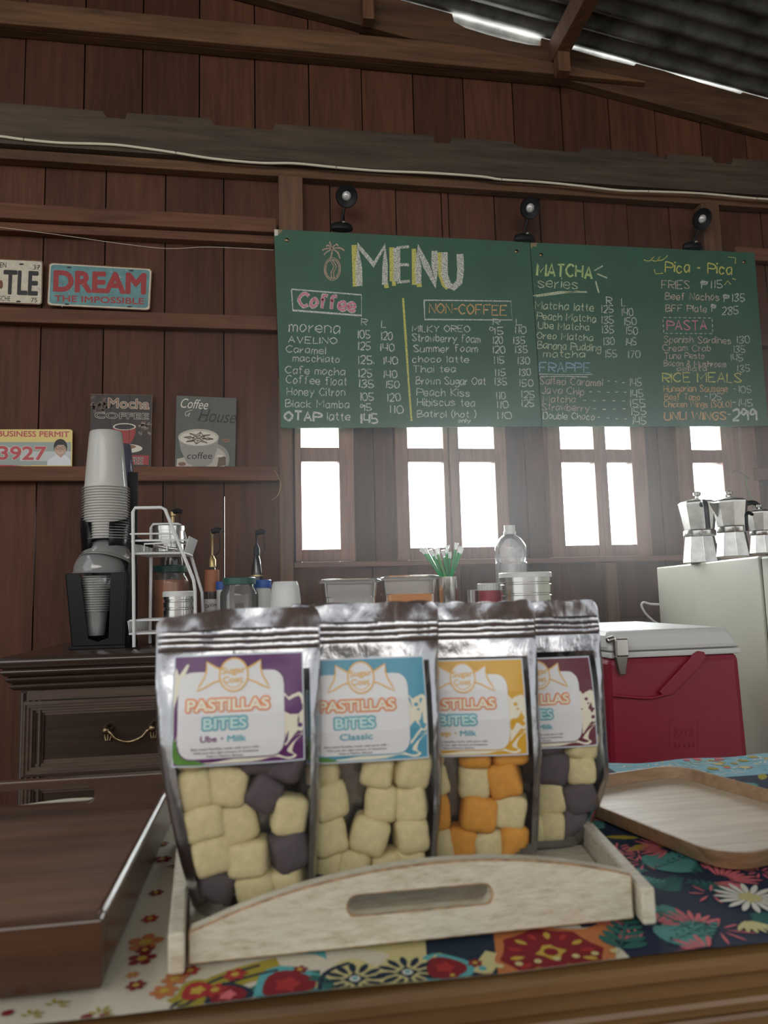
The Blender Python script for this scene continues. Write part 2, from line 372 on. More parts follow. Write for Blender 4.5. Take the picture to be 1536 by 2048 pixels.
# plank wall: lower boards up to the tie beam, upper boards to the roof; openings left for the casements
b = B(); g = .0022
def planks(xs, z0f, z1f, th=.022):
    for x0, x1 in zip(xs, xs[1:]):
        z0, z1 = z0f, z1f
        dy = random.uniform(-.002, .002)
        vs = b.box(x0+g, x1-g, W+dy, W+th, z0, z1)
        if z1f == 'r': pass
def plank(x0, x1, z0, z1, slope=False):
    dy = random.uniform(-.0025, .002); vs = b.box(x0+g, x1-g, W+dy, W+.022, z0, z1)
    if slope:
        for v in vs:
            if v.co.z > z1-.001: v.co.z = roofz(v.co.x)-.05
xs = [-.7574+.1815*i for i in range(-10, 19)]
for x0, x1 in zip(xs, xs[1:]): plank(x0, x1, 2.50, 2.9, True)
xl = [-.6877+.1845*i for i in range(-10, 5)]
for x0, x1 in zip(xl, xl[1:]):
    if x1 < .06: plank(x0, x1, 0, 2.498)
plank(xl[-2] if xl[-2] < .05 else xl[-3], .078, 0, 2.498) if False else None
last = max(x for x in xl if x < .06); plank(last, .080, 0, 2.498)
# above the windows, behind and over the chalkboards
xo = [.080, .215, .262, .44, .60, .625, .79, .955, 1.12, 1.285, 1.45, 1.56, 1.64]
for x0, x1 in zip(xo, xo[1:]): plank(x0, x1, 1.76, 2.498)
# boards between the casements
for x0, x1 in ((.276, .408), (.787, .928), (1.287, 1.398)):
    plank(x0, (x0+x1)/2, 1.19, 1.758); plank((x0+x1)/2, x1, 1.19, 1.758)
plank(.5885, .5895, 1.19, 1.758)
xr = [1.64+.18*i for i in range(0, 8)]
for x0, x1 in zip(xr, xr[1:]): plank(x0, x1, 0, 2.498)
# low boards under the sill
xb = [.080, .33, .62, .86, 1.09, 1.34, 1.64]
for x0, x1 in zip(xb, xb[1:]):
    for z0, z1 in ((0, .25), (.25, .5), (.5, .75), (.75, 1.0), (1.0, 1.19)): plank(x0, x1, z0+g, z1-g)
struct(b.out('wall_back', MW_plank))
# added dark sheet blocking light through the board seams, with the same openings
M_backing = plain('seam_backing', (.012, .010, .009), .9)
b = B()
sA, sB = -.6877, -.6877+.1845*3
for x0, x1, z0, z1 in ((-2.6, sA-.0006, 0, 2.9), (sA+.0006, sB-.0004, 0, 2.9), (sB+.0004, .104, 0, 2.9), (sA-.0006, sA+.0006, 0, 1.10), (sA-.0006, sA+.0006, 1.40, 2.9), (sB-.0004, sB+.0004, 0, 1.10), (sB-.0004, sB+.0004, 1.42, 2.9), (1.64, 3.2, 0, 2.68), (.085, 1.64, 1.80, 2.9), (.085, 1.64, 0, 1.19)): b.box(x0, x1, W+.023, W+.030, z0, z1)
vs = b.box(-1.0, 3.0, W+.031, W+.036, 2.6, 3)
for v in vs:
    if v.co.z > 2.7: v.co.z = roofz(max(v.co.x, -1.0))-.055
for x0, x1 in ((.270, .415), (.783, .932), (1.283, 1.402), (.585, .593)): b.box(x0, x1, W+.023, W+.030, 1.19, 1.80)
struct(b.out('wall_back', M_backing))
b = B()
for i in range(34):
    y0 = -3.6+i*.18
    if .9 < y0 < 2.3: b.box(-2.23, -2.2, y0+.002, min(y0+.178, 2.32), 0, 3.5)
struct(b.out('wall_left', M_outwall))
b = B()
for i in range(14):
    y0 = .2+i*.15; b.box(2.7, 2.73, y0+.002, y0+.148, 0, 2.75)
struct(b.out('wall_right', M_outwall))
b = B()
for i in range(32): b.box(-2.6+i*.18, -2.6+i*.18+.178, -3.62, -3.6, 0, 1.25)
b.box(-2.6, 3.2, -3.64, -3.58, 1.25, 1.30); struct(b.out('wall_front_added', M_outwall))  # unseen low wall, added so the foil pouches reflect something dark
# corrugated iron roof, sheets running down the slope; corrugations step along y
M_iron = plain('sooty_corrugated_iron', (.13, .136, .126), .6, .15, vary=.75, vscale=9, bmp=.1)
b = B(); pitch = .076; xsr = [-1.6, -1.0, -.2, .6, 1.4, 2.2, 3.2]; rows = []
ys = [-3.4+i*pitch/8 for i in range(int(5.745/(pitch/8)))]
for x in xsr:
    zb = roofz(x) if x > -1.0 else roofz(-1.0)-.1775*(-1.0-x)
    rows.append([b.bm.verts.new((x, y, zb + .012 + .010*math.cos(2*PI*y/pitch))) for y in ys])
for r0, r1 in zip(rows, rows[1:]):
    for i in range(len(ys)-1): b._f([r0[i], r0[i+1], r1[i+1], r1[i]])
o = b.out('ceiling', M_iron, smooth=60); struct(o)
sd = o.modifiers.new('sheet', 'SOLIDIFY'); sd.thickness = .0012

# beams, rails and posts fixed to the wall
def sloped(name, x0, x1, ztop, hgt, y0, y1, mat, bev=.004):
    """board whose top follows ztop(x)"""
    b = B(); vs = b.box(x0, x1, y0, y1, 0, 1)
    for v in vs: v.co.z = ztop(v.co.x) - (hgt if v.co.z < .5 else 0)
    return struct(b.out(name, mat, bevel=bev))
# upper beam
b = B(); n = 24; x0, x1 = -1.9, 1.36
b.prism([(-1.9, W-.065, 2.905), (-1.9, W-.065, 2.985), (.672, W-.065, 2.985), (1.355, W-.065, 2.912), (1.36, W-.065, 2.905)], (0, .0245, 0)); b.prism([(-1.9, W-.040, 2.905), (-1.9, W-.040, 2.985), (.66, W-.040, 2.985), (1.10, W-.040, 2.905)], (0, .037, 0)); struct(b.out('trim_1', MW_beam, bevel=.006))
# rafter against the gable, two planks deep
b = B(); xs_ = [-1.0, .655, .66, .70, .78, .86, .93, .975, .98, 1.07, 1.08, 1.2, 1.33, 1.34, 1.45, 1.6, 1.75, 1.76, 3.1]; dz_ = [-.006, -.006, .022, .034, .038, .038, .034, .026, -.006, -.006, .006, .010, .006, -.006, -.006, .002, .004, -.006, -.006]
b.prism([(x, W-.040, roofz(x)-d) for x, d in zip(xs_, dz_)]+[(3.1, W-.040, roofz(3.1)-.14), (-1.0, W-.040, roofz(-1.0)-.125)], (0, .037, 0)); struct(b.out('trim_2', MW_beam, bevel=.003))
# the tie beam with notches cut in its upper edge and the ledge below it
b = B(); top = 2.640; bot = 2.505
px = [0, 30, 60, 205, 212, 250, 253, 420, 428, 545, 552, 590, 597, 700, 705, 865, 870, 900, 905, 1020, 1050, 1160, 1165, 1195, 1200, 1295, 1330, 1335, 1420, 1426, 1460, 1464, 1536]
up = [1, 1, 1, 1, 0, 0, 1, 1, 0, 0, 1, 1, 1, 1, 1, 1, 0, 0, 1, 1, 0, 0, 1, 1, 1, 1, 0, 1, 1, 0, 0, 1, 1]
pts = [(-2.19, top)]
for a, u in zip(px, up): pts.append((aty(a, 300, W-.06).x, top - (0 if u else .022) - random.uniform(0, .004)))
pts += [(2.69, top-.006), (2.69, bot), (-2.19, bot)]
b.prism([(x, W-.062, z) for x, z in pts], (0, .058, 0)); struct(b.out('trim_4', wood('tie_beam_wood', (.050, .036, .025), (.160, .112, .074), 'x', .8, .8, stain=.75)))
b = B(); b.box(-2.19, 2.69, W-.040, W-.003, 2.470, 2.503); struct(b.out('trim_5', MW_beam, bevel=.003))
# rails on the left of the chalkboard
def rail(name, za, zb, th, x0=-2.19, x1=.036):
    b = B(); b.box(x0, x1, W-th, W-.003, za, zb); return struct(b.out(name, MW_rail, bevel=.003))
rail('trim_6', 2.268, 2.318, .055); rail('trim_7', 2.238, 2.266, .035)
rail('trim_8', 1.948, 1.994, .035); rail('trim_9', 1.460, 1.505, .035)
rail('trim_10', 1.460, 1.505, .035, 1.68, 2.69)
rail('trim_11', 1.948, 1.994, .035, 1.645, 2.69); rail('trim_12', 2.268, 2.318, .035, 1.68, 2.69)
def post(name, x0, x1, z0, z1, th, mat=MW_stud):
    b = B(); b.box(x0, x1, W-th, W-.003, z0, z1); return struct(b.out(name, mat, bevel=.004))
post('trim_13', .043, .122, 1.80, 2.467, .055); post('trim_14', 1.545, 1.615, 1.80, 2.467, .055)
post('trim_15', .036, .080, 0, 1.79, .030); post('trim_16', 1.642, 1.70, 0, 1.79, .030, MW_frame)
post('trim_17', 1.108, 1.150, 0, 1.185, .030)
# sill rail under the casements
b = B(); b.box(.081, 1.641, W-.040, W-.003, 1.186, 1.204); struct(b.out('trim_18', MW_sill, bevel=.003))
b = B(); b.box(.081, 1.641, W-.034, W-.003, 1.765, 1.80); struct(b.out('trim_19', MW_sill, bevel=.003))
# purlins and their cleats under the roof
def purlin(name, x, w):
    b = B(); z = roofz(x)-.003; b.box(x-w/2, x+w/2, -3.2, W-.042, z-.085, z); struct(b.out(name, MW_stud, bevel=.003))
purlin('trim_20', 1.03, .05); purlin('trim_21', -.30, .05); purlin('trim_22', 2.35, .05)
b = B(); b.box(1.008, 1.052, W-.110, W-.066, 2.885, 2.96); struct(b.out('trim_23', MW_stud, bevel=.003))
b = B(); b.box(.33, .37, W-.085, W-.042, 3.03, 3.155); struct(b.out('trim_24', MW_stud, bevel=.003))

# casement leaves: frame, muntin, two panes each
def leaf(n, sx0, px0, px1, sx1, hook=None):
    r = structroot('window_%d' % n, ((sx0+sx1)/2, W, 1.2))
    z0, z1 = 1.206, 1.763
    b = B(); y0, y1 = W-.022, W+.018
    b.box(sx0, px0, y0, y1, z0, z1); b.box(px1, sx1, y0, y1, z0, z1)
    b.box(px0, px1, y0+.001, y1, z0, 1.244); b.box(px0, px1, y0+.001, y1, 1.727, z1); b.box(px0, px1, y0+.001, y1, 1.5245, 1.570)
    b.out('window_frame', MW_frame, r, bevel=.0025)
    for za, zb in ((1.240, 1.528), (1.567, 1.731)):
        b = B(); b.box(px0-.003, px1+.003, W+.002, W+.006, za, zb); b.out('pane', M_pane, r)
leaf(1, .086, .1068, .2268, .274); leaf(2, .410, .452, .570, .587); leaf(3, .591, .623, .744, .785)
leaf(4, .930, .977, 1.095, 1.117); leaf(5, 1.119, 1.140, 1.231, 1.285); leaf(6, 1.400, 1.457, 1.571, 1.638)

# ---------------------------------------------------------------- chalkboards
YB = 2.232
def board(name, label, cs, layer_fn):
    P = [aty(*c, YB) for c in cs]
    r = thing(name, label, 'chalkboard', (sum(p.x for p in P)/4, YB, min(p.z for p in P)), group='green menu chalkboards')
    b = B(); b.prism(P, (0, .009, 0)); b.out('board_panel', [M_board], r, bevel=.001)
    b = B()
    E = [(P[i], P[(i+1) % 4]) for i in range(4)]
    for p, q in E: b.prism([p+Vector((0, .0091, 0)), q+Vector((0, .0091, 0)), q+Vector((0, .012, 0)), p+Vector((0, .012, 0))], (0, 0, .0001))
    b.bm.free()
    return r, P
def Z4(x, y, l=0):
    p = aty(540+x/2.8444, 350+y/2.8444, YB); return Vector((p.x, YB-.0004-.00025*l, p.z))
def Z5(x, y, l=0):
    p = aty(1040+x/3.0968, 380+y/3.0968, YB); return Vector((p.x, YB-.0004-.00025*l, p.z))
mb, P1 = board('menu_chalkboard', 'green chalkboard with big MENU title and coffee lists in chalk', [(548, 458), (1059.5, 484), (1083, 852.5), (562, 856)], Z4)
mb2, P2 = board('menu_chalkboard', 'green chalkboard with matcha, pasta and rice meals, right of the MENU board', [(1060.5, 484.5), (1509, 505), (1537, 852), (1085, 853)], Z5)
def screw(root, px, py):
    p = aty(px, py, YB); b = B(); M = Matrix.Translation(p+Vector((0, -.0015, 0))) @ Matrix.Rotation(PI/2, 4, 'X')
    b.lathe([(0, .0022), (.004, .0018), (.0065, 0), (.0065, -.001), (0, -.001)], (0, 0, 0), 14, M); b.out('screw', M_bronze, root, smooth=40, label='small rusty screw head')
for q in ((574, 480), (1033, 503)): screw(mb, *q)
for q in ((1082, 510), (1488, 524)): screw(mb2, *q)
# a chipped bare-wood corner and tape scrap
a = Art(lambda x, y, l=0: Vector((aty(x, y, YB).x, YB-.0004-.0002*l, aty(x, y, YB).z)), {'edge': M_boardedge, 'tape': plain('old_tape', (.72, .68, .58), .6)})
a.poly([(548.5, 458.5), (556, 459.5), (556, 471), (549, 472)], 'tape', 1); a.poly([(556, 459.5), (566, 460), (558, 468), (556, 468)], 'edge'); a.out('board_scuff', mb)
a = Art(lambda x, y, l=0: Vector((aty(x, y, YB).x, YB-.0004-.0002*l, aty(x, y, YB).z)), {'edge': M_boardedge})
a.poly([(1061, 486), (1074, 486), (1072, 494), (1066, 492), (1062, 498)], 'edge'); a.out('board_scuff', mb2)

def section(root, F, name='chalk_lettering'): return Art(F, CH), root, name
# -- MENU title
a = Art(Z4, CH)
def big(pts, k='thickwhite', w=36, l=1): a.stroke(pts, w, k, l, jit=.12)
for p in ([(490, 635), (484, 398)], [(700, 605), (697, 412)], [(828, 625), (824, 420)], [(840, 628), (868, 624)], [(972, 440), (975, 570), (995, 625), (1018, 645)], [(700, 618), (722, 618)], [(655, 632), (680, 628)]): big([(x-6, y) for x, y in p], 'yellow', 26, 0)
for p in ([(507, 632), (505, 520), (500, 402), (590, 510), (652, 405), (655, 520), (652, 625)], [(722, 605), (722, 500), (720, 415)], [(845, 618), (842, 515), (840, 412), (890, 520), (942, 628), (938, 520), (935, 432)], [(992, 440), (993, 570), (1012, 625), (1045, 640), (1076, 610), (1084, 540), (1080, 450)]): big(p)
for p in ([(720, 415), (790, 408)], [(722, 510), (790, 512)], [(722, 612), (795, 604)]): big(p, 'thickwhite', 15, 2)
a.out('chalk_title', mb)
# -- palm and coffee bean drawing
a = Art(Z4, CH)
for p in ([(352, 420), (325, 418), (297, 428)], [(352, 418), (330, 400), (320, 408)], [(352, 418), (345, 395), (338, 380)], [(352, 418), (375, 395), (390, 405)], [(352, 420), (395, 415), (424, 430)], [(352, 422), (385, 440), (398, 478)], [(352, 422), (320, 440), (308, 455)], [(355, 425), (350, 455), (342, 475)]):
    a.stroke([(v.x, v.y) for v in smoothpts([Vector((x, y, 0)) for x, y in p], 4)], 7, 'tan', 0, jit=.4)
for rx, ry in ((46, 64), (38, 54)):
    a.stroke([(355+rx*math.cos(t*PI/14), 535+ry*math.sin(t*PI/14)) for t in range(28)], 5, 'tan', 0, closed=True, jit=.3)
for dx in (0, 14): a.stroke([(v.x, v.y) for v in smoothpts([Vector((x+dx, y, 0)) for x, y in ((338, 480), (362, 520), (348, 555), (352, 592))], 5)], 5, 'tan', 1, jit=.3)
a.out('chalk_drawing', mb)
# -- coffee list
a = Art(Z4, CH)
a.stroke([(122, 650), (520, 682), (520, 800), (130, 770)], 9, 'white', 0, closed=True, jit=.3)
a.write('Coffee', 165, 745, 480, 778, 74, 'thickwhite', 21, 0, .1, .0); a.write('Coffee', 165, 745, 480, 778, 74, 'pink', 12, 1, .1, .0)
for s, x0, y0, x1, y1, c, w in (('R', 520, 853, 550, 853, 38, 4), ('L', 635, 868, 660, 868, 38, 4), ('morena', 108, 890, 395, 905, 62, 5), ('AVELINO', 105, 952, 378, 962, 36, 5), ('Caramel', 92, 1010, 315, 1020, 40, 4), ('macchiato', 130, 1060, 395, 1068, 38, 4),
    ('Cafe mocha', 88, 1128, 425, 1140, 42, 4), ('Coffee float', 92, 1185, 435, 1200, 44, 4), ('Honey Citron', 97, 1252, 425, 1258, 44, 4), ('Black Mamba', 88, 1320, 450, 1328, 42, 4), ('OTAP', 85, 1395, 290, 1398, 50, 10), ('latte', 325, 1395, 455, 1398, 46, 5),
    ('105', 495, 930, 568, 930, 46, 5), ('120', 627, 938, 695, 938, 46, 5), ('125', 497, 995, 570, 995, 46, 5), ('140', 622, 1000, 705, 1000, 42, 5), ('125.', 495, 1075, 590, 1075, 46, 5), ('140', 640, 1078, 725, 1078, 42, 5), ('125', 498, 1150, 578, 1150, 46, 5), ('140', 642, 1152, 720, 1152, 42, 5),
    ('135', 500, 1208, 588, 1210, 44, 5), ('150', 655, 1213, 733, 1215, 40, 5), ('105', 508, 1283, 588, 1283, 44, 5), ('120', 662, 1287, 740, 1287, 44, 5), ('95', 512, 1342, 575, 1342, 40, 5), ('110', 675, 1355, 755, 1355, 44, 5), ('145', 510, 1413, 610, 1415, 54, 9)):
    a.write(s, x0, y0, x1, y1, c, 'white', w*1.15)
a.out('chalk_lettering', mb)
a = Art(Z4, CH); a.stroke([(757, 700), (772, 930), (787, 1160), (805, 1400)], 12, 'yellow', 0, jit=.2); a.out('chalk_divider', mb)
a = Art(Z4, CH)
a.stroke([(877, 712), (1370, 718), (1378, 825), (880, 822)], 7, 'white', 0, closed=True, jit=.3)
a.write('NON-COFFEE', 905, 786, 1345, 800, 56, 'orange', 7, 0)
for s, x0, y0, x1, y1, c in (('R', 1268, 852, 1306, 852, 34), ('L', 1400, 852, 1436, 852, 34), ('MILKY OREO', 810, 893, 1135, 893, 36), ('Strawberry foam', 808, 945, 1195, 955, 42), ('Summer foam', 815, 1008, 1180, 1008, 40), ('choco latte', 810, 1066, 1130, 1068, 38), ('Thai tea', 815, 1122, 1055, 1122, 38),
    ('Brown Sugar Oat', 830, 1190, 1225, 1195, 42), ('Peach Kiss', 835, 1255, 1135, 1262, 42), ('Hibiscus tea', 838, 1312, 1165, 1316, 42), ('Batirol (hot )', 838, 1378, 1170, 1380, 38), ('only', 1072, 1408, 1140, 1408, 22)):
    a.write(s, x0, y0, x1, y1, c, 'white', 4.8)
for s, x0, y, x1 in (('95', 1248, 905, 1325), ('110', 1388, 902, 1455), ('120', 1265, 958, 1322), ('135', 1380, 960, 1448), ('120', 1262, 1012, 1335), ('135', 1390, 1012, 1463), ('115', 1268, 1072, 1330), ('130', 1405, 1075, 1475), ('115', 1275, 1142, 1338), ('130', 1415, 1142, 1482),
    ('135', 1272, 1195, 1345), ('150', 1415, 1205, 1495), ('110', 1282, 1275, 1338), ('125', 1425, 1268, 1502), ('110', 1285, 1325, 1353), ('125', 1427, 1320, 1500), ('110', 1285, 1388, 1372)): a.write(s, x0, y, x1, y, 40, 'white', 5)
a.out('chalk_lettering', mb)
# -- right board
a = Art(Z5, CH)
a.write('MATCHA', 104, 528, 443, 548, 74, 'lime', 13); a.write('series', 112, 602, 358, 612, 62, 'palelime', 5)
for p in ([(80, 655), (240, 632), (415, 632)], [(100, 660), (240, 642), (365, 626)], [(460, 500), (512, 470)], [(478, 520), (540, 545)], [(468, 565), (488, 638)]): a.stroke(p, 7, 'palelime', 0, jit=.4)
for s, x0, y0, x1, y1, c in (('Matcha latte', 95, 735, 455, 752, 46), ('Peach Matcha', 105, 800, 468, 820, 44), ('Ube Matcha', 113, 858, 425, 872, 42), ('Oreo Matcha', 105, 920, 450, 935, 42), ('Banana Pudding', 108, 982, 500, 1000, 46), ('matcha', 145, 1034, 400, 1040, 42)): a.write(s, x0, y0, x1, y1, c, 'palelime', 5)
for s, x0, y, x1 in (('R', 535, 710, 565), ('L', 628, 718, 655), ('125', 498, 760, 575), ('140', 625, 778, 698), ('135', 500, 828, 578), ('150', 640, 835, 718), ('135', 502, 888, 580), ('150', 652, 895, 728), ('130', 512, 958, 583), ('145', 652, 962, 718), ('155', 525, 1037, 597), ('170', 665, 1040, 742)): a.write(s, x0, y, x1, y, 46, 'white', 5)
a.out('chalk_lettering', mb2)
a = Art(Z5, CH)
a.write('FRAPPE', 122, 1128, 435, 1130, 58, 'blue', 8)
for p in ([(118, 1140), (280, 1144), (450, 1142)], [(125, 1155), (280, 1154), (420, 1158)]): a.stroke(p, 5, 'white', 0, jit=.4)
for s, x0, y0, x1, y1, c, k in (('Salted Caramel', 122, 1202, 510, 1215, 44, 'peach'), ('Java Chip', 133, 1258, 395, 1270, 44, 'peach'), ('Matcha', 143, 1315, 342, 1318, 42, 'peach'), ('Strawberry', 135, 1362, 430, 1372, 42, 'peach'), ('Double Choco', 143, 1415, 460, 1424, 40, 'white'),
    ('- - -', 540, 1205, 645, 1213, 42, 'white'), ('- - - - -', 428, 1272, 660, 1276, 42, 'white'), ('- - - - -', 390, 1325, 650, 1328, 42, 'white'), ('- - - -', 450, 1378, 655, 1378, 42, 'white'), ('- - - -', 480, 1432, 662, 1440, 42, 'white')): a.write(s, x0, y0, x1, y1, c, k, 5)
for s, x0, y, x1 in (('145', 675, 1215, 750), ('145', 678, 1285, 760), ('155', 675, 1345, 772), ('155', 682, 1395, 780), ('145', 692, 1450, 778)): a.write(s, x0, y, x1, y, 48, 'white', 5)
a.out('chalk_lettering', mb2)
a = Art(Z5, CH)
a.stroke([(v.x, v.y) for v in smoothpts([Vector((x, y, 0)) for x, y in ((765, 432), (800, 440), (832, 412), (812, 432), (845, 440), (872, 408), (852, 436), (885, 432), (915, 405))], 5)], 4.5, 'yellow', 0, jit=.3)
a.write('Pica - Pica', 900, 508, 1310, 522, 66, 'yellow', 8)
a.out('chalk_title', mb2); a = Art(Z5, CH)
for p in ([(1290, 415), (1335, 420), (1333, 455)], [(832, 490), (838, 520), (885, 515)], [(1315, 548), (1335, 555)], [(1265, 590), (1285, 562), (1305, 585)]): a.stroke(p, 5, 'yellow', 0, jit=.3)
for s, x0, y0, x1, y1, c in (('FRIES', 877, 612, 1050, 612, 50), ('Beef Nachos', 900, 680, 1232, 685, 44), ('BFF Plate', 902, 752, 1155, 757, 42)): a.write(s, x0, y0, x1, y1, c, 'peach', 5)
for s, x0, y, x1 in (('\u20b1115', 1115, 608, 1250), ('\u20b1135', 1255, 692, 1390), ('\u20b1', 1180, 752, 1215), ('285', 1250, 770, 1350)): a.write(s, x0, y, x1, y, 48, 'white', 5)
a.out('chalk_lettering', mb2)
a = Art(Z5, CH)
a.write('PASTA', 910, 866, 1155, 866, 58, 'pink', 7)
for (x0, y0, x1, y1) in ((885, 790, 1190, 793), (1190, 793, 1193, 890), (1193, 890, 890, 888), (890, 888, 885, 790)):
    L = math.hypot(x1-x0, y1-y0); n = int(L/30)
    for i in range(n): a.stroke([(x0+(x1-x0)*(i+.15)/n, y0+(y1-y0)*(i+.15)/n), (x0+(x1-x0)*(i+.7)/n, y0+(y1-y0)*(i+.7)/n)], 4.5, 'palelime')
for s, x0, y0, x1, y1, c in (('Spanish Sardines', 890, 945, 1305, 952, 42), ('Cream Crab', 885, 998, 1180, 1000, 40), ('Tuna Pesto', 895, 1045, 1140, 1046, 38), ('Bacon & Mushroom', 890, 1092, 1275, 1098, 38), ('agliata', 972, 1120, 1155, 1122, 30)): a.write(s, x0, y0, x1, y1, c, 'peach', 4.5)
for s, x0, y, x1 in (('130', 1338, 948, 1420), ('135', 1318, 1008, 1392), ('145', 1300, 1062, 1378), ('135', 1340, 1128, 1422)): a.write(s, x0, y, x1, y, 44, 'white', 4.4)
a.out('chalk_lettering', mb2)
a = Art(Z5, CH)
a.write('RICE MEALS', 882, 1190, 1370, 1190, 58, 'yellow', 7)
for s, x0, y0, x1, y1, c in (('Hungarian Sausage', 890, 1250, 1285, 1250, 40), ('Beef Tapa', 895, 1300, 1112, 1302, 38), ('Chicken Wings (SOLO)', 892, 1345, 1308, 1345, 38)): a.write(s, x0, y0, x1, y1, c, 'orange', 5)
a.write('UNLI WINGS', 895, 1422, 1275, 1422, 48, 'orange', 9)
for s, x0, y, x1, c, w in (('-105', 1320, 1255, 1432, 42, 4.4), ('-125', 1145, 1300, 1245, 42, 4.4), ('-145', 1318, 1340, 1437, 46, 5), ('-', 1282, 1420, 1305, 60, 5), ('299', 1318, 1428, 1465, 70, 13)): a.write(s, x0, y, x1, y, c, 'white', w)
a.out('chalk_lettering', mb2)

# ---------------------------------------------------------------- gooseneck lamps standing on the boards' top edge
def lamp(px, pbase, phead, label):
    y = 2.226; p0 = aty(*pbase, y); h = aty(*phead, y-.03)
    r = thing('gooseneck_lamp', label, 'lamp', (p0.x, y, p0.z), group='black lamps on the chalkboards')
    b = B(); M = Matrix.Translation(p0)
    b.lathe([(0, -.002), (.036, -.002), (.038, .004), (.034, .016), (.022, .022), (0, .024)], (0, 0, 0), 28, M @ Matrix.Scale(.45, 4, (0, 1, 0))); b.out('lamp_base', M_blacksoft, r, smooth=50)
    b = B(); b.lathe([(0, .007), (.004, .006), (.006, 0)], (0, 0, 0), 12, Matrix.Translation(p0+Vector((.006, -.014, .014)))); b.out('switch', M_lens, r, smooth=60, label='pale button on the lamp base')
    b = B(); b.box(p0.x-.016, p0.x+.016, YB+.0105, YB+.018, p0.z-.03, p0.z+.004); b.out('clamp', M_blacksoft, r, bevel=.002)
    b = B(); low = h+Vector((-.006, .012, -.034))
    b.tube(smoothpts([p0+Vector((-.004, 0, .018)), p0.lerp(low, .4)+Vector((-.004, .004, 0)), low], 6), .0042, 10); b.out('gooseneck', M_blacksoft, r, smooth=50)
    d = (Vector((.06, -.80, -.50))).normalized(); R = d.to_track_quat('Z', 'Y').to_matrix().to_4x4(); M = Matrix.Translation(h) @ R
    b = B(); b.lathe([(0, -.020), (.020, -.018), (.034, -.006), (.036, .003), (.033, .008), (.018, .004), (.015, .002), (0, .002)], (0, 0, 0), 36, M); b.out('lamp_head', M_blacksoft, r, smooth=50)
    b = B(); b.lathe([(.0145, .0025), (.012, .007), (.007, .010), (0, .011)], (0, 0, 0), 24, M); b.out('lens', M_lens, r, smooth=60, label='round silvery lens of the lamp')
lamp(0, (683, 459), (693, 392), 'black gooseneck lamp above the word MENU, leftmost of three')
lamp(0, (1049, 481), (1060, 416), 'black gooseneck lamp where the two green chalkboards meet')
lamp(0, (1385, 497), (1404, 438), 'black gooseneck lamp above the right chalkboard, rightmost of three')

# ---------------------------------------------------------------- cable along the tie beam
r = thing('power_cable', 'cream cable stapled along the dark notched beam', 'cable', aty(768, 340, W-.07))
pts = [(-60, 271), (0, 273), (45, 279), (120, 286), (220, 289), (290, 297), (352, 306), (430, 318), (520, 326), (590, 327), (672, 335), (760, 342), (860, 346), (960, 353), (1002, 359), (1080, 364), (1160, 372), (1240, 381), (1298, 383), (1400, 387), (1510, 397), (1600, 402)]
b = B(); b.tube(smoothpts([aty(x, y, W-.0665) for x, y in pts], 4), .0042, 10); b.out('cable_sheath', M_cable, r, smooth=60)
for x, y in ((48, 279), (352, 306), (672, 335), (1002, 359), (1296, 383), (1513, 397)):
    p = aty(x, y, W-.0665); b = B(); b.tube([p+Vector((0, .004, -.006)), p+Vector((0, -.003, -.0058)), p+Vector((0, -.0052, 0)), p+Vector((0, -.003, .0058)), p+Vector((0, .004, .006))], .0012, 6); b.out('staple', M_bronze, r, label='small dark staple')
# ---------------------------------------------------------------- tin signs and plates
M_cream = plain('cream_enamel', (.66, .60, .47), .45, vary=.12, vscale=60)
M_ink = plain('black_print', (.012, .012, .012), .5); M_tealp = plain('teal_enamel', (.115, .285, .30), .45, vary=.22, vscale=40)
M_redp = plain('red_print', (.36, .028, .030), .5, vary=.15, vscale=80); M_rust = plain('rust_edge', (.20, .09, .045), .8, vary=.5, vscale=90)
M_ivory = plain('ivory_print', (.74, .70, .60), .5)
def PX(y):
    def F(px, py, l=0):
        p = aty(px, py, y); return Vector((p.x, y-.0003-.00018*l, p.z))
    return F
def roundrect(x0, y0, x1, y1, r, n=5):
    out = []
    for cx, cy, a in ((x1-r, y1-r, 0), (x0+r, y1-r, 90), (x0+r, y0+r, 180), (x1-r, y0+r, 270)):
        for i in range(n+1):
            t = math.radians(a+90*i/n); out.append((cx+r*math.cos(t), cy+r*math.sin(t)))
    return out
def warp(pts, cs, box):
    """square outline to the four corners cs (TL TR BR BL)"""
    x0, y0, x1, y1 = box; o = []
    for x, y in pts:
        u, v = (x-x0)/(x1-x0), (y-y0)/(y1-y0)
        o.append(tuple(cs[0][k]*(1-u)*(1-v)+cs[1][k]*u*(1-v)+cs[2][k]*u*v+cs[3][k]*(1-u)*v for k in (0, 1)))
    return o
def plate(name, label, cat, cs, y, rad, mat, group=None, thick=.003):
    F = PX(y); pts = warp(roundrect(0, 0, 100, 60, rad), cs, (0, 0, 100, 60))
    P = [aty(*p, y) for p in pts]
    r = thing(name, label, cat, (sum(p.x for p in P)/len(P), y, min(p.z for p in P)), group=group)
    b = B(); b.prism(P, (0, thick, 0)); b.out('sign_panel', mat, r)
    return r, F, (lambda u, v: warp([(u, v)], cs, (0, 0, 1, 1))[0])
ys = W-.018
r, F, q = plate('tin_sign', 'cream number plate sign ending in TLE, cut by the left photo edge', 'sign', [(-122, 512), (86, 521), (83.5, 609.5), (-124, 600)], ys, 4, M_cream, 'number plate signs')
a = Art(F, {'ink': M_ink, 'rust': M_rust})
a.stroke(warp(roundrect(0, 0, 100, 60, 4), [(-121, 513), (85, 522), (82.5, 608.5), (-123, 599)], (0, 0, 100, 60)), 1.8, 'rust', 0, closed=True, jit=.5)
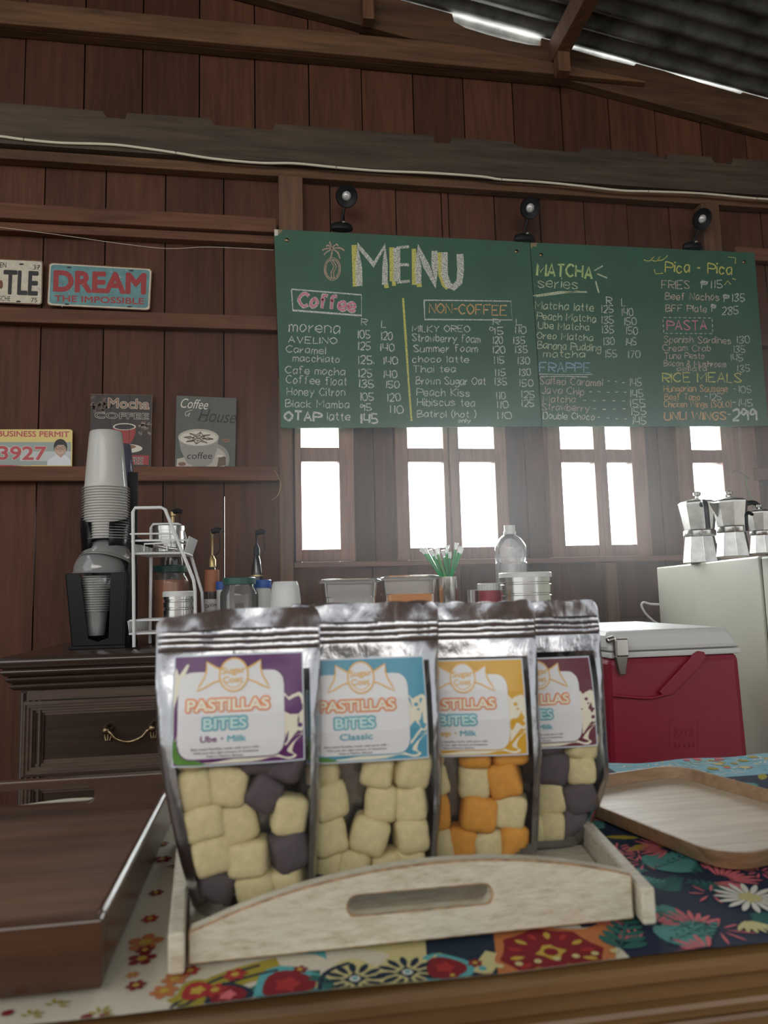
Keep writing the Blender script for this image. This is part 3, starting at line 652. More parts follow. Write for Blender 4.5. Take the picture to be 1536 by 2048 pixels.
a.text('TLE', 7, 587, 74, 590, 49, 'ink', 1, 0.03); a.text('EN', 0, 535, 12.5, 535.5, 11, 'ink', 1); a.text('37', 66, 539, 80, 540, 10, 'ink', 1)
a.text('SCHE', -2, 601.5, 20.5, 602.5, 10.5, 'ink', 1); a.text('75', 62, 604, 74, 604.5, 9, 'ink', 1)
for x, y in ((43, 528.5), (37, 603)): a.ell(x, y, 5, 1.8, 'ink', 1, 12)
for i in range(26): a.ell(random.uniform(56, 82), random.uniform(530, 600), random.uniform(.4, 1.3), random.uniform(.4, 1.0), 'rust', 1, 6)
a.ell(2, 569, 4, 9, 'rust', 1, 10)
a.out('sign_print', r)
r, F, q = plate('tin_sign', 'teal tin plate sign with red words DREAM THE IMPOSSIBLE', 'sign', [(98, 525), (304, 537), (300, 621), (94, 611)], ys, 4, M_cream, 'number plate signs')
a = Art(F, {'teal': M_tealp, 'red': M_redp, 'ink': M_ink, 'rust': M_rust, 'ivory': M_ivory})
a.stroke(warp(roundrect(0, 0, 100, 60, 4), [(98.5, 525.5), (303.5, 537.5), (299.5, 620.5), (94.5, 610.5)], (0, 0, 100, 60)), 1.6, 'rust', 0, closed=True, jit=.5)
a.poly(warp(roundrect(0, 0, 100, 60, 4), [(102, 529), (299.5, 540.5), (296, 616.5), (98.5, 607)], (0, 0, 100, 60)), 'teal', 1)
a.text('DREAM', 108.5, 581, 289.5, 587, 41, 'red', 2, .055); a.text('THE IMPOSSIBLE', 109, 602.5, 287.5, 608.5, 12.5, 'red', 2, .03)
for x, y in ((138.5, 535), (263, 541.5), (134, 608.5), (259, 613.5)): a.ell(x, y, 5, 1.5, 'ink', 3, 12)
for i in range(30):
    x, y = random.uniform(105, 295), random.uniform(532, 612); a.stroke([(x, y), (x+random.uniform(-5, 5), y+random.uniform(-4, 4))], random.uniform(.3, 1), random.choice(['ink', 'rust', 'ivory']), 3)
a.out('sign_print', r)
# business permit plate
M_yel = plain('yellow_print', (.78, .60, .16), .35); M_crim = plain('crimson_print', (.50, .012, .030), .35); M_grn = plain('grey_green_print', (.30, .36, .33), .35); M_skin = plain('printed_skin', (.55, .34, .24), .4); M_shirt = plain('printed_white', (.75, .76, .80), .35)
M_pale = plain('pale_print', (.55, .58, .58), .35)
r, F, q = plate('permit_plate', 'yellow and red BUSINESS PERMIT plate with a small portrait on lower rail', 'sign', [(-120, 859), (145, 858.5), (144, 936.5), (-121, 934)], ys, 3, M_yel)
a = Art(F, {'yel': M_yel, 'crim': M_crim, 'grn': M_grn, 'pale': M_pale, 'skin': M_skin, 'shirt': M_shirt, 'ink': M_ink, 'ivory': M_ivory})
a.poly([(-118, 884), (142, 884), (142, 930), (-118, 930)], 'grn', 0); a.poly([(-118, 895), (60, 895), (64, 903), (-118, 905)], 'pale', 1); a.poly([(40, 903), (142, 903), (142, 922), (40, 922)], 'pale', 1)
a.poly([(-118, 925), (70, 925), (60, 931), (-118, 931)], 'grn', 1)
a.poly([(-119, 929), (20, 930), (60, 933.5), (144, 934.5), (144, 936), (-120, 933.5)], 'crim', 2)
a.text('BUSINESS PERMIT', -4, 872.5, 138, 874, 11.5, 'crim', 2, .02); a.text('3927', -2, 918.5, 92, 919.5, 27, 'ivory', 2, .07); a.text('3927', -2, 918.5, 92, 919.5, 27, 'crim', 3, .035)
a.poly([(94, 931), (95, 921), (108, 912), (116, 908), (126, 908), (136, 914), (142, 922), (142, 931)], 'shirt', 3)
a.poly([(114, 909), (128, 909), (122, 916)], 'skin', 4); a.ell(121, 893.5, 13.5, 15.5, 'ink', 4, 24); a.ell(121, 898, 11.5, 14, 'skin', 5, 24); a.poly([(109, 896), (110, 887), (116, 884), (126, 884), (133, 887), (133, 896), (128, 890), (116, 890)], 'ink', 6)
for x in (115.5, 126.5): a.stroke([(x+4*math.cos(t*PI/6), 896+2.6*math.sin(t*PI/6)) for t in range(12)], .8, 'ink', 6, closed=True)
a.stroke([(115, 904.5), (121, 907.5), (127, 904.5)], 1.2, 'ivory', 6); a.stroke([(121, 897), (120, 901), (122.5, 901.5)], .6, 'ink', 6)
a.out('sign_print', r)
# mocha sign
M_brown = plain('dark_brown_print', (.030, .018, .015), .5, vary=.3, vscale=50); M_mocha = plain('mocha_print', (.28, .14, .08), .5); M_bean = plain('coffee_bean_print', (.14, .085, .055), .5, vary=.3, vscale=200)
r, F, q = plate('coffee_sign', 'dark Mocha Coffee sign with a red cup, behind the plastic cup stack', 'sign', [(181, 788), (305, 789.5), (302, 936), (180, 934)], ys, 1.5, M_brown, 'coffee signs on the wall rail')
a = Art(F, {'brown': M_brown, 'mocha': M_mocha, 'bean': M_bean, 'ivory': M_ivory, 'red': M_redp, 'ink': M_ink})
for i in range(22): x, y = random.uniform(184, 222), random.uniform(793, 825); a.ell(x, y, 5, 3, 'bean', 0, 12, random.uniform(0, 3)); a.stroke([(x-3, y-1), (x+3, y+1)], .7, 'ink', 1)
for i in range(14): x, y = random.uniform(278, 302), random.uniform(845, 872); a.ell(x, y, 5, 3, 'bean', 0, 12, random.uniform(0, 3)); a.stroke([(x-3, y-1), (x+3, y+1)], .7, 'ivory', 1)
a.text('Mocha', 216.5, 815, 298, 818, 20, 'ivory', 1, .05); a.text('Mocha', 216.5, 815, 298, 818, 20, 'mocha', 2, .01)
a.text('COFFEE', 190, 836, 297, 838.5, 12, 'ivory', 1, .06); a.text('COFFEE', 190, 836, 297, 838.5, 12, 'ink', 2, .01)
a.ell(252, 897, 33, 9, 'ivory', 1); a.ell(250, 893.5, 22, 5, 'mocha', 2); a.poly([(226, 853), (272, 855), (270, 872), (262, 886), (250, 893), (238, 888), (229, 874)], 'red', 3)
a.ell(249, 853.5, 23, 7, 'ivory', 4); a.ell(249, 853.8, 20, 5.4, 'ink', 5); a.stroke([(228, 858), (221, 862), (223, 874), (231, 876)], 3, 'red', 3)
a.poly([(186, 908), (298, 911), (297, 930), (185, 927)], 'red', 1); a.text('COFFEE', 225, 927, 286, 928.5, 14, 'ivory', 2, .04); a.text('COFFEE', 225, 927, 286, 928.5, 14, 'ink', 3, .0)
for (p0, p1) in (((181.5, 788.5), (304.5, 790)), ((304.5, 790), (301.5, 935.5)), ((180.5, 933.5), (301.5, 935.5))): a.stroke([p0, p1], 1.1, 'mocha', 1, jit=.8)
for x in (220, 259): a.stroke([(x, 789), (x-.5, 935)], .7, 'ink', 6)
a.out('sign_print', r)
# coffee house sign
M_sage = plain('sage_grey_print', (.095, .105, .088), .5, vary=.15, vscale=30); M_cafe = plain('milk_foam_print', (.55, .50, .43), .5); M_cupg = plain('grey_cup_print', (.33, .31, .28), .5)
r, F, q = plate('coffee_sign', 'grey green Coffee House sign with a foamy cup, beside the green board', 'sign', [(353, 791), (473, 796.5), (470, 942), (350, 938)], ys, 1, M_sage, 'coffee signs on the wall rail')
a = Art(F, {'ivory': M_ivory, 'ink': M_ink, 'foam': M_cafe, 'cup': M_cupg, 'mocha': M_bean, 'red': M_mocha})
a.text('Coffee', 359, 815, 414, 819, 20, 'ivory', 1, -.012, .32); a.text('House', 396, 842, 469, 847, 27, 'ink', 1, -.012, .35)
a.stroke([(v.x, v.y) for v in smoothpts([Vector((x, y, 0)) for x, y in ((385, 820), (372, 824), (372, 832), (380, 826), (376, 834))], 4)], .9, 'ivory', 1)
a.stroke([(v.x, v.y) for v in smoothpts([Vector((x, y, 0)) for x, y in ((416, 840), (404, 843), (396, 838), (410, 833))], 4)], 1, 'ink', 1)
a.ell(430, 918, 29, 30, 'cup', 0); a.ell(428, 920, 25, 25, 'foam', 1)
a.poly([(354, 918), (370, 914), (470, 936), (470, 941), (352, 937)], 'foam', 0)
a.poly([(356, 872), (438, 872), (434, 900), (424, 926), (410, 934), (390, 934), (374, 926), (362, 902)], 'cup', 2); a.ell(397, 875, 41, 17, 'foam', 3); a.ell(397, 877, 38, 14.5, 'ivory', 4)
st = []
for i in range(16):
    t = i*PI/8+.15; k_ = 1.0 if i % 2 == 0 else .55; st.append((397+30*k_*math.cos(t), 876.5+11.8*k_*math.sin(t)))
a.stroke(st, 2.4, 'mocha', 5, closed=True, jit=.4); a.stroke([(397+(x-397)*.55, 876.5+(y-876.5)*.55) for x, y in st], 2.0, 'mocha', 5, closed=True, jit=.4)
for i in range(0, 16, 2): a.stroke([(397, 876.5), st[i]], 1.1, 'mocha', 5)
a.text('coffee', 374, 918, 424, 918, 14, 'ink', 4, -.005, .1)
for x, y in ((452, 881), (364, 928)): a.ell(x, y, 8, 4, 'red', 3, 14); a.stroke([(x-6, y), (x+6, y)], .8, 'ink', 4)
a.poly([(438, 911), (452, 914), (452, 930), (434, 934)], 'mocha', 3); a.ell(440, 912, 7, 2.6, 'ivory', 4, 14)
a.out('sign_print', r)
# hooks and catches on the window wall
def wire(name, label, pts, y, rad, mat, cat='hook', group=None):
    P = [aty(x, yy, y) for x, yy in pts]; r = B(); r.tube(smoothpts(P, 5), rad, 7)
    return tag(r.out(name, mat, None, smooth=60), label, cat, group)
wire('window_hook', 'thin iron hook with wire on the rail left of windows', [(549, 940), (556, 952), (562, 970), (556, 990), (545, 1000)], W-.037, .0016, M_bronze)
wire('window_hook', 'iron hook and eye on the muntin between middle panes', [(903, 910), (912, 905), (924, 906), (921, 912)], W-.026, .0018, M_bronze)
wire('window_hook', 'iron hook on the rail right of the last window', [(1465, 944), (1474, 941), (1488, 950), (1500, 957)], W-.038, .0022, M_bronze)
wire('green_cord', 'green cord hanging from the hook right of windows', [(1489, 951), (1495, 975), (1502, 1000), (1507, 1016)], W-.036, .0022, plain('green_cord_fibre', (.16, .22, .08), .8), 'cord')

s_ = B(); s_.tube(smoothpts([aty(x, y, W-.057) for x, y in ((-20, 452), (120, 470), (240, 487), (335, 497), (420, 494), (547, 500))], 5), .0008, 5); tag(s_.out('string', M_cable, None, smooth=60), 'thin pale string along the upper left rail', 'string')

# ---------------------------------------------------------------- sideboard along the back
SX0, SX1, SY, ST = -.545, .615, 1.60, .990
sb = thing('sideboard', 'dark carved wooden sideboard with bronze drawer pulls, under the back shelf goods', 'sideboard', ((SX0+SX1)/2, 1.88, 0))
def band(prof, x0, x1, yf, end=True):
    """moulding: (outward, z) profile running along the front and left end"""
    b = B(); rows = []
    for o, z in prof:
        rows.append([b.bm.verts.new(p) for p in ((x0-o, 2.2, z), (x0-o, yf-o, z), (x1+o, yf-o, z), (x1+o, 2.2, z))])
    for a, c in zip(rows, rows[1:]):
        for i in range(3): b._f([a[i], a[i+1], c[i+1], c[i]])
    b._f(rows[0]); b._f(rows[-1]); return b
b = B(); b.box(SX0+.035, SX1-.035, SY+.045, 2.19, .06, .935); b.out('carcass', MW_side, sb)
def arc(o0, z0, o1, z1, bulge, n=5):
    out = []
    for i in range(n+1):
        t = i/n; out.append((o0+(o1-o0)*t+bulge*math.sin(PI*t), z0+(z1-z0)*t))
    return out
cx, cy = SX0+.03, SY+.03
prof = [(.0, .9215), (.004, .922)] + arc(.006, .924, .008, .934, .004) + [(.006, .9355), (.011, .937)] + arc(.012, .9385, .014, .949, .004) + [(.012, .9505), (.018, .952)] + arc(.019, .9535, .022, .965, .004) + [(.020, .967), (.026, .969), (.030, .972)] + arc(.030, .974, .029, .988, .003) + [(.026, ST)]
band(prof, cx, SX1-.03, cy).out('top_moulding', MW_side, sb, smooth=35)
b = B(); b.box(SX0+.05, SX1-.05, SY+.036, SY+.046, .899, .920); b.out('frieze_board', MW_draw, sb, bevel=.001)
for x0, x1 in ((SX0+.034, SX0+.082), (SX1-.082, SX1-.034)):
    b = B(); b.box(x0, x1, SY+.040, SY+.062, .06, .921)
    for i in range(4):
        xx = x0+.007+i*.0115; b.tube([(xx, SY+.040, .09), (xx, SY+.040, .915)], .0042, 8)
    b.out('fluted_pilaster', MW_side, sb, smooth=40)
b = B(); b.box(SX0+.03, SX1-.03, SY+.03, 2.19, 0, .06); b.out('plinth', MW_side, sb, bevel=.004)
x_in0, x_in1 = SX0+.030, SX1-.030
def drawer(x0, x1, z0, z1, hnd=True):
    b = B(); y = SY+.030
    steps = [(0, 0), (.006, -.004), (.006, 0), (.012, 0), (.0125, .004), (.018, .004), (.0185, .008), (.024, .008), (.0245, .012), (.030, .012), (.0305, .016)]
    rows = []
    for ins, dy in steps: rows.append([b.bm.verts.new(p) for p in ((x0+ins, y+dy, z0+ins), (x1-ins, y+dy, z0+ins), (x1-ins, y+dy, z1-ins), (x0+ins, y+dy, z1-ins))])
    for a, c in zip(rows, rows[1:]):
        for i in range(4): b._f([a[i], a[(i+1) % 4], c[(i+1) % 4], c[i]])
    b._f(rows[-1]); bk = [b.bm.verts.new((v.co.x, y+.035, v.co.z)) for v in rows[0]]
    for i in range(4): b._f([rows[0][i], bk[i], bk[(i+1) % 4], rows[0][(i+1) % 4]])
    b._f(bk[::-1]); d = b.out('drawer', MW_draw, sb)
    if not hnd: return
    xm, zm, yy = (x0+x1)/2, (z0+z1)/2+.004, y+.014
    b = B()
    for s in (-1, 1):
        X = xm+s*.046
        b.lathe([(0, 0), (.009, .001), (.011, .005), (.008, .010), (.005, .014), (.0045, .020), (.007, .022), (.0085, .027), (.006, .032), (0, .034)], (0, 0, 0), 18, Matrix.Translation((X, yy, zm+.008)) @ Matrix.Rotation(PI/2, 4, 'X'))
        for k in (-1, 0, 1): b.tube(smoothpts([(X+k*.002, yy-.006, zm+.004), (X+k*.006, yy-.006, zm-.006), (X+k*.004, yy-.007, zm-.016)], 4), .0022, 7, radii=None)
    b.tube(smoothpts([(xm-.046, yy-.024, zm+.010), (xm-.037, yy-.030, zm+.004), (xm-.028, yy-.031, zm-.007), (xm-.014, yy-.031, zm-.014), (xm, yy-.031, zm-.0165), (xm+.014, yy-.031, zm-.014), (xm+.028, yy-.031, zm-.007), (xm+.037, yy-.030, zm+.004), (xm+.046, yy-.024, zm+.010)], 4), .0040, 9)
    b.out('handle', M_bronze, d, smooth=60, label='bronze swan-neck drawer pull')
dw = (SX1-SX0-.13)/3
xl0 = SX0+.0655
for i, (a0, a1) in enumerate(((-.5015, -.075), (-.071, .290), (.294, .560))):
    drawer(a0, a1, .746, .897)
    drawer(a0, a1, .57, .740)
    drawer(a0, a1, .12, .56, False)

# ---------------------------------------------------------------- cup dispenser with cup and lid stacks
T = ST
def W2(px, py, y): return aty(px, py, y)
DX0, DX1, DY0, DY1 = -.472, -.345, 1.790, 1.93
r = thing('cup_dispenser', 'black countertop cup and lid dispenser beside white wire rack', 'cup dispenser', ((DX0+DX1)/2, 1.86, T))
zt = aty(135, 1147, DY0).z
xa, xb_, xc, xd = aty(160, 1147, DY0).x, aty(222, 1147, DY0).x, aty(176, 1275, DY0).x, aty(217, 1275, DY0).x; zb = aty(190, 1277, DY0).z
xL, xR = aty(130, 1150, DY0).x, aty(250, 1150, DY0).x
b = B()
b.prism([(xL, DY0, zt), (xL+.018, DY0, T+.008), (xR-.002, DY0, T+.008), (xR, DY0, zt), (xb_, DY0, zt), (xd, DY0, zb), ((xc+xd)/2, DY0, zb-.008), (xc, DY0, zb), (xa, DY0, zt)], (0, .004, 0))
for pts in ([(xL, DY0, zt), (xL, DY1, zt), (xL+.018, DY1, T+.008), (xL+.018, DY0, T+.008)], [(xR, DY0, zt), (xR, DY1, zt), (xR-.002, DY1, T+.008), (xR-.002, DY0, T+.008)]): b.prism(pts, (.0035, 0, 0))
b.out('lid_bin', M_black, r, bevel=.0012)
b = B(); b.box(xL+.012, xR+.004, DY0-.006, DY1+.02, T, T+.008); b.out('base', M_black, r, bevel=.002)
zbk = aty(270, 945, 1.93).z
b = B(); xk0, xk1 = aty(256, 1000, 1.93).x, aty(276, 1000, 1.93).x
b.box(xR+.001, xR+.006, DY0+.03, DY1-.0065, T+.008, T+.20); b.box(xL+.02, xk0-.001, DY1-.006, DY1, T+.008, zbk-.16); b.box(xk0, xk1, DY1-.006, DY1, T+.008, zbk)
b.out('back_panel', M_blacksoft, r, bevel=.001)
# upper collar: two curved cheeks with a gap in front
cc = aty(208, 1060, 1.845); zc0, zc1 = aty(208, 1083, 1.80).z, aty(208, 1030, 1.80).z
b = B()
for lo, hi in ((math.radians(-68), math.radians(80)), (math.radians(100), math.radians(248))):
    rows = []
    for j, (zz, rr) in enumerate(((zc0-.03, .052), (zc0, .054), (zc1, .058))):
        row = []
        for i in range(13):
            t = lo+(hi-lo)*i/12; zz2 = zz
            if j == 2: zz2 = zc1-.018*abs(math.sin(t*1.0)) if math.sin(t) < 0 else zc1
            row.append((cc.x+rr*math.cos(t), 1.855+rr*math.sin(t), zz2))
        rows.append(row)
    V = [[b.bm.verts.new(p) for p in row] for row in rows]
    for a_, c_ in zip(V, V[1:]):
        for i in range(12): b._f([a_[i], a_[i+1], c_[i+1], c_[i]])
o = b.out('cup_collar', M_black, r, smooth=60); sd = o.modifiers.new('t', 'SOLIDIFY'); sd.thickness = .003
b = B(); b.box(cc.x-.052, cc.x-.046, 1.86, DY1, zc0-.04, zc0+.02); b.box(cc.x+.046, cc.x+.052, 1.86, DY1, zc0-.04, zc0+.02); b.box(cc.x-.056, cc.x+.06, 1.90, DY1, zc0-.15, zc0+.03); b.out('bracket', M_black, r)
# one upside-down clear cup, then a nest of copies
def cup_mesh(name, label, loc, mat, rb, rt, h, group, cat='cup', inverted=True):
    b = B(); z0, z1 = (0, h) if inverted else (0, h)
    if inverted: prof = [(rt+.0045, .000), (rt+.006, .001), (rt+.0045, .0022), (rt+.001, .0026), (rt-.001, .012)] + [(rt-.001+(rb-rt+.001)*t, .012+(h-.012)*t) for t in (.15, .3, .32, .45, .47, .6, .62, .8, .95)] + [(rb-.001, h), (rb-.005, h-.003), (0, h-.004)]
    else: prof = [(0, .003), (rb-.005, .002), (rb-.001, 0)] + [(rb+(rt-rb)*t, h*t) for t in (.1, .35, .37, .6, .9)] + [(rt, h-.004), (rt+.003, h-.004), (rt+.004, h-.002), (rt+.003, h)]
    b.lathe(prof, loc, 32); o = b.out(name, mat, None, smooth=50, recalc=False)
    o.data.transform(Matrix.Translation(-Vector(loc))); o.location = loc; tag(o, label, cat, group); return o
ztop = aty(210, 862, 1.84).z; zrim = aty(210, 977, 1.84).z; lean = Vector((aty(210, 862, 1.84).x-aty(210, 1080, 1.84).x, 0, aty(210, 862, 1.84).z-aty(210, 1080, 1.84).z)).normalized()
xr0 = aty(212, 1080, 1.855); n = 19; step = (zrim-aty(210, 1080, 1.855).z)/n
c0 = cup_mesh('plastic_cup', 'clear upside-down plastic cup on top of the dispenser stack', (0, 0, 0), M_cup, .0385, .0505, ztop-zrim, 'upside-down cups nested in the dispenser')
cx_r = lean.x/lean.z
rotc = lean.to_track_quat('Z', 'Y').to_euler()
for i in range(n+1):
    o = c0 if i == 0 else c0.copy()
    if i: COL.objects.link(o); o['label'] = 'one of the cloudy nested cup rims stacked under the topmost cup'
    z = zrim-step*i; o.location = (aty(212, 977, 1.855).x - cx_r*(zrim-z), 1.855, z); o.rotation_euler = rotc
# second, violet tinted stack behind
M_viol = clear('bluish_cup_plastic', (.92, .92, 1), .22, (.62, .62, .80), .9, .12)
zq = aty(245, 985, 1.925).z
c1 = cup_mesh('plastic_cup', 'bluish clear cup of the second stack, behind the tall cup stack', (0, 0, 0), M_viol, .028, .0385, .105, 'bluish cups behind the tall stack')
for i in range(8):
    o = c1 if i == 0 else c1.copy()
    if i: COL.objects.link(o)
    o.location = (aty(240, 960, 1.985).x+.0006*i, 1.985, zq-.02+.0065*(8-i)); o.rotation_euler = rotc
# dome lids in the bin
def dome(loc):
    b = B(); R = .060
    b.lathe([(R+.003, 0), (R+.004, .002), (R+.002, .004), (R, .006), (R, .014)] + [(R*math.cos(t)*.98, .014+.046*math.sin(t)) for t in [PI/2*k/8 for k in range(1, 8)]] + [(.012, .0600), (.0105, .058)], (0, 0, 0), 36)
    o = b.out('dome_lid', M_dome, None, smooth=50, recalc=False); return o
d0 = dome(0); zd = aty(195, 1146, 1.80).z; xd0 = aty(195, 1146, 1.82).x
tag(d0, 'clear dome lid on top of the lid bin, above the slot', 'lid', 'clear dome lids'); d0.location = (xd0, DY0+.055, zd)
d1 = dome(0); tag(d1, 'clear dome lid tipped back behind the front dome', 'lid', 'clear dome lids'); d1.location = (xd0+.012, DY0+.060, zd+.024); d1.rotation_euler = (math.radians(-20), math.radians(8), 0)
# clear cups nested upright showing through the slot
c2 = cup_mesh('plastic_cup', 'clear nested cup rim seen in the bin slot under the dome lid', (0, 0, 0), M_dome, .0255, .033, .060, 'clear cups nested in the bin slot', inverted=False)
zb0 = aty(190, 1272, 1.80).z
nn = 15; stp = (zd-.006-.060-zb0)/(nn-1)
for i in range(nn):
    o = c2 if i == 0 else c2.copy()
    if i: COL.objects.link(o)
    s = .82+.22*i/(nn-1); o.scale = (s, s, 1); o.location = (xd0+(-.004+.001*i/nn), DY0+.042, zb0+stp*i)

# ---------------------------------------------------------------- white wire rack
YA, YBk = 1.748, 1.878
r = thing('wire_rack', 'white wire condiment rack with sloping front, beside cup dispenser', 'rack', (aty(300, 1295, 1.81).x, 1.81, T))
rr = .0040
def W3(px, py, y): p = aty(px, py, y); return p
b = B(); pA = [W3(268, 1296, YA)]; pA[0].z = T+rr
pA += [W3(267, 1150, YA), W3(265.5, 1024, YA), W3(270, 1016, YA), W3(322, 1015, YA), W3(330, 1019, YA), W3(387, 1160, YA), W3(390, 1182, YA)]
end = W3(391, 1250, YA); end2 = W3(392, 1300, YA); end2.z = T+rr; pA += [end, end2]
b.tube(pA, rr, 9); b.out('side_frame', M_wirewhite, r, smooth=60)
off = Vector((0, 0, 0))
b = B(); pB = [W3(300, 1290, YBk)]; pB[0].z = T+rr
pB += [W3(301.5, 1150, YBk), W3(302, 1056, YBk), W3(306, 1049, YBk), W3(356, 1048, YBk), W3(363, 1052, YBk), W3(385, 1122, YBk), W3(404, 1185, YBk), W3(406, 1240, YBk)]
e = W3(407, 1290, YBk); e.z = T+rr; pB.append(e); b.tube(pB, rr, 9); b.out('side_frame', M_wirewhite, r, smooth=60)
def basket(name, pts, lip, ny, rad=.0018):
    """pts: front-left, front-right, back-right, back-left of the floor; lip: rise of the rim"""
    b = B(); A, Bq, C, D = [Vector(p) for p in pts]
    for k in range(ny+1):
        t = k/ny; p, q = A.lerp(D, t), Bq.lerp(C, t); b.tube([p+Vector((-.004, 0, lip)), p, q, q+Vector((.012, 0, lip*1.3))], rad, 6)
    for z in (0, lip): b.tube([A+Vector((0, 0, z)), Bq+Vector((0, 0, z)), C+Vector((0, 0, z)), D+Vector((0, 0, z))], rr*.65, 7, closed=True)
    for t in (.33, .66): b.tube([A.lerp(Bq, t), D.lerp(C, t)], rr*.5, 6)
    b.out(name, M_wirewhite, r, smooth=60)
A = W3(266, 1107, YA); Bq = W3(368, 1103, YA); zz = A.z
basket('wire_basket', [(A.x, YA+.004, zz), (Bq.x, YA+.004, zz), (W3(388, 1100, YBk).x-.004, YBk-.004, zz), (W3(300, 1100, YBk).x, YBk-.004, zz)], .030, 14)
b = B(); b.tube([W3(288, 1103, YA), W3(289, 1088, YA), W3(333, 1086, YA), W3(334, 1102, YA)], .0022, 7); b.tube([W3(260, 1069, YA), W3(262, 1068, YA), W3(350, 1067, YA)], .0024, 7); b.out('front_rail', M_wirewhite, r, smooth=60)
A = W3(266, 1268, YA); zz = A.z
basket('wire_basket', [(A.x-.008, YA+.004, zz), (W3(388, 1265, YA).x, YA+.004, zz), (W3(404, 1265, YBk).x-.004, YBk-.004, zz), (W3(298, 1265, YBk).x, YBk-.004, zz)], .030, 14)

# ---------------------------------------------------------------- goods standing on the sideboard
def cyl(root, name, c, prof, mat, n=30, **k):
    b = B(); b.lathe(prof, c, n); return b.out(name, mat, root, smooth=40, **k)
def canister(label, px0, px1, py_top, y, mat=M_steel, lid=M_white, ribs=(), zbase=T, lidh=.010, name='steel_canister', grp=None, lidr=.002):
    p0, p1 = aty(px0, py_top, y), aty(px1, py_top, y); R = (p1.x-p0.x)/2; c = ((p0.x+p1.x)/2, y, zbase); h = p0.z-zbase
    r = thing(name, label, 'canister', c, group=grp)
    prof = [(0, 0), (R-.003, 0), (R, .003)]
    for t in ribs: z = h*t; prof += [(R, z-.0035), (R-.0022, z-.0018), (R-.0022, z+.0018), (R, z+.0035)]
    prof += [(R, h-lidh-.001), (0, h-lidh-.001)]
    cyl(r, 'body', c, prof, mat)
    if lid: cyl(r, 'lid', c, [(0, h-lidh-.001), (R+lidr, h-lidh-.001), (R+lidr, h-.002), (R+lidr-.002, h), (0, h)], lid)
    return r, c, R, h
def jar(label, px0, px1, py_lid0, py_lid1, y, fill=None, lidmat=None, fillto=.98, name='glass_jar'):
    p0, p1 = aty(px0, py_lid1, y), aty(px1, py_lid1, y); R = (p1.x-p0.x)/2; c = ((p0.x+p1.x)/2, y, T); zl = p0.z-T; zt2 = aty(px0, py_lid0, y).z-T
    r = thing(name, label, 'jar', c, group='glass jars with green lids')
    rn = R*.80; prof = [(0, .002), (R*.92, .002), (R, .010), (R, zl-.032), (R*.97, zl-.022), (rn, zl-.010), (rn, zl+.002)]
    cyl(r, 'glass', c, prof, M_glass, 32)
    if fill: cyl(r, 'filling', c, [(0, .004), (R*.9, .004), (R-.003, .012), (R-.003, (zl-.02)*fillto), (0, (zl-.02)*fillto)], fill, 32)
    cyl(r, 'lid', c, [(rn+.001, zl-.004), (rn+.003, zl-.003), (rn+.003, zt2-.002), (rn+.001, zt2), (0, zt2-.001)], lidmat, 32)
    return r
M_green = plain('dark_green_lid', (.02, .10, .07), .35); M_orange = plain('orange_preserve', (.56, .17, .045), .35, vary=.15, vscale=40)
jar('big glass jar of orange preserve behind the wire rack', 300, 380, 1132, 1143, 1.965, M_orange, M_green)
jar('empty ribbed glass jar with green lid before the dark bottle', 440, 517, 1156, 1167, 1.84, None, M_green)
canister('small steel canister with white lid inside the wire rack', 327, 387, 1183, 1.808, ribs=(.55, .75), lidh=.012, grp='steel canisters', zbase=W3(266, 1268, YA).z+.0035)
canister('wide ribbed steel coffee can with white lid before the bottle', 1001, 1098, 1146, 1.82, ribs=(.34, .64, .82), lidh=.012, grp='steel canisters')
# canister and tongs on the rack's middle basket
zsh = W3(266, 1107, YA).z+.004
r2, c2_, R2, h2 = canister('squat steel pot standing in the rack basket', 307, 368, 1052, 1.825, lid=M_steel, zbase=zsh, lidh=.012, name='steel_pot')
p = aty(290, 1088, 1.77)
r = thing('serving_tongs', 'black handled steel tongs lying in the upper rack basket', 'tongs', (p.x, 1.772, zsh))
b = B(); b.tube([(p.x-.03, 1.766, zsh+.028), (p.x-.005, 1.766, zsh+.024), (p.x+.02, 1.766, zsh+.016)], .008, 9); b.out('grip', M_blacksoft, r, smooth=60)
for s in (-.004, .004):
    b = B(); b.tube([(p.x+.02, 1.766+s, zsh+.016), (p.x+.055, 1.766+s, zsh+.008), (p.x+.075, 1.766+s*1.5, zsh+.005)], .0036, 8); b.out('arm', M_steel, r, smooth=60)
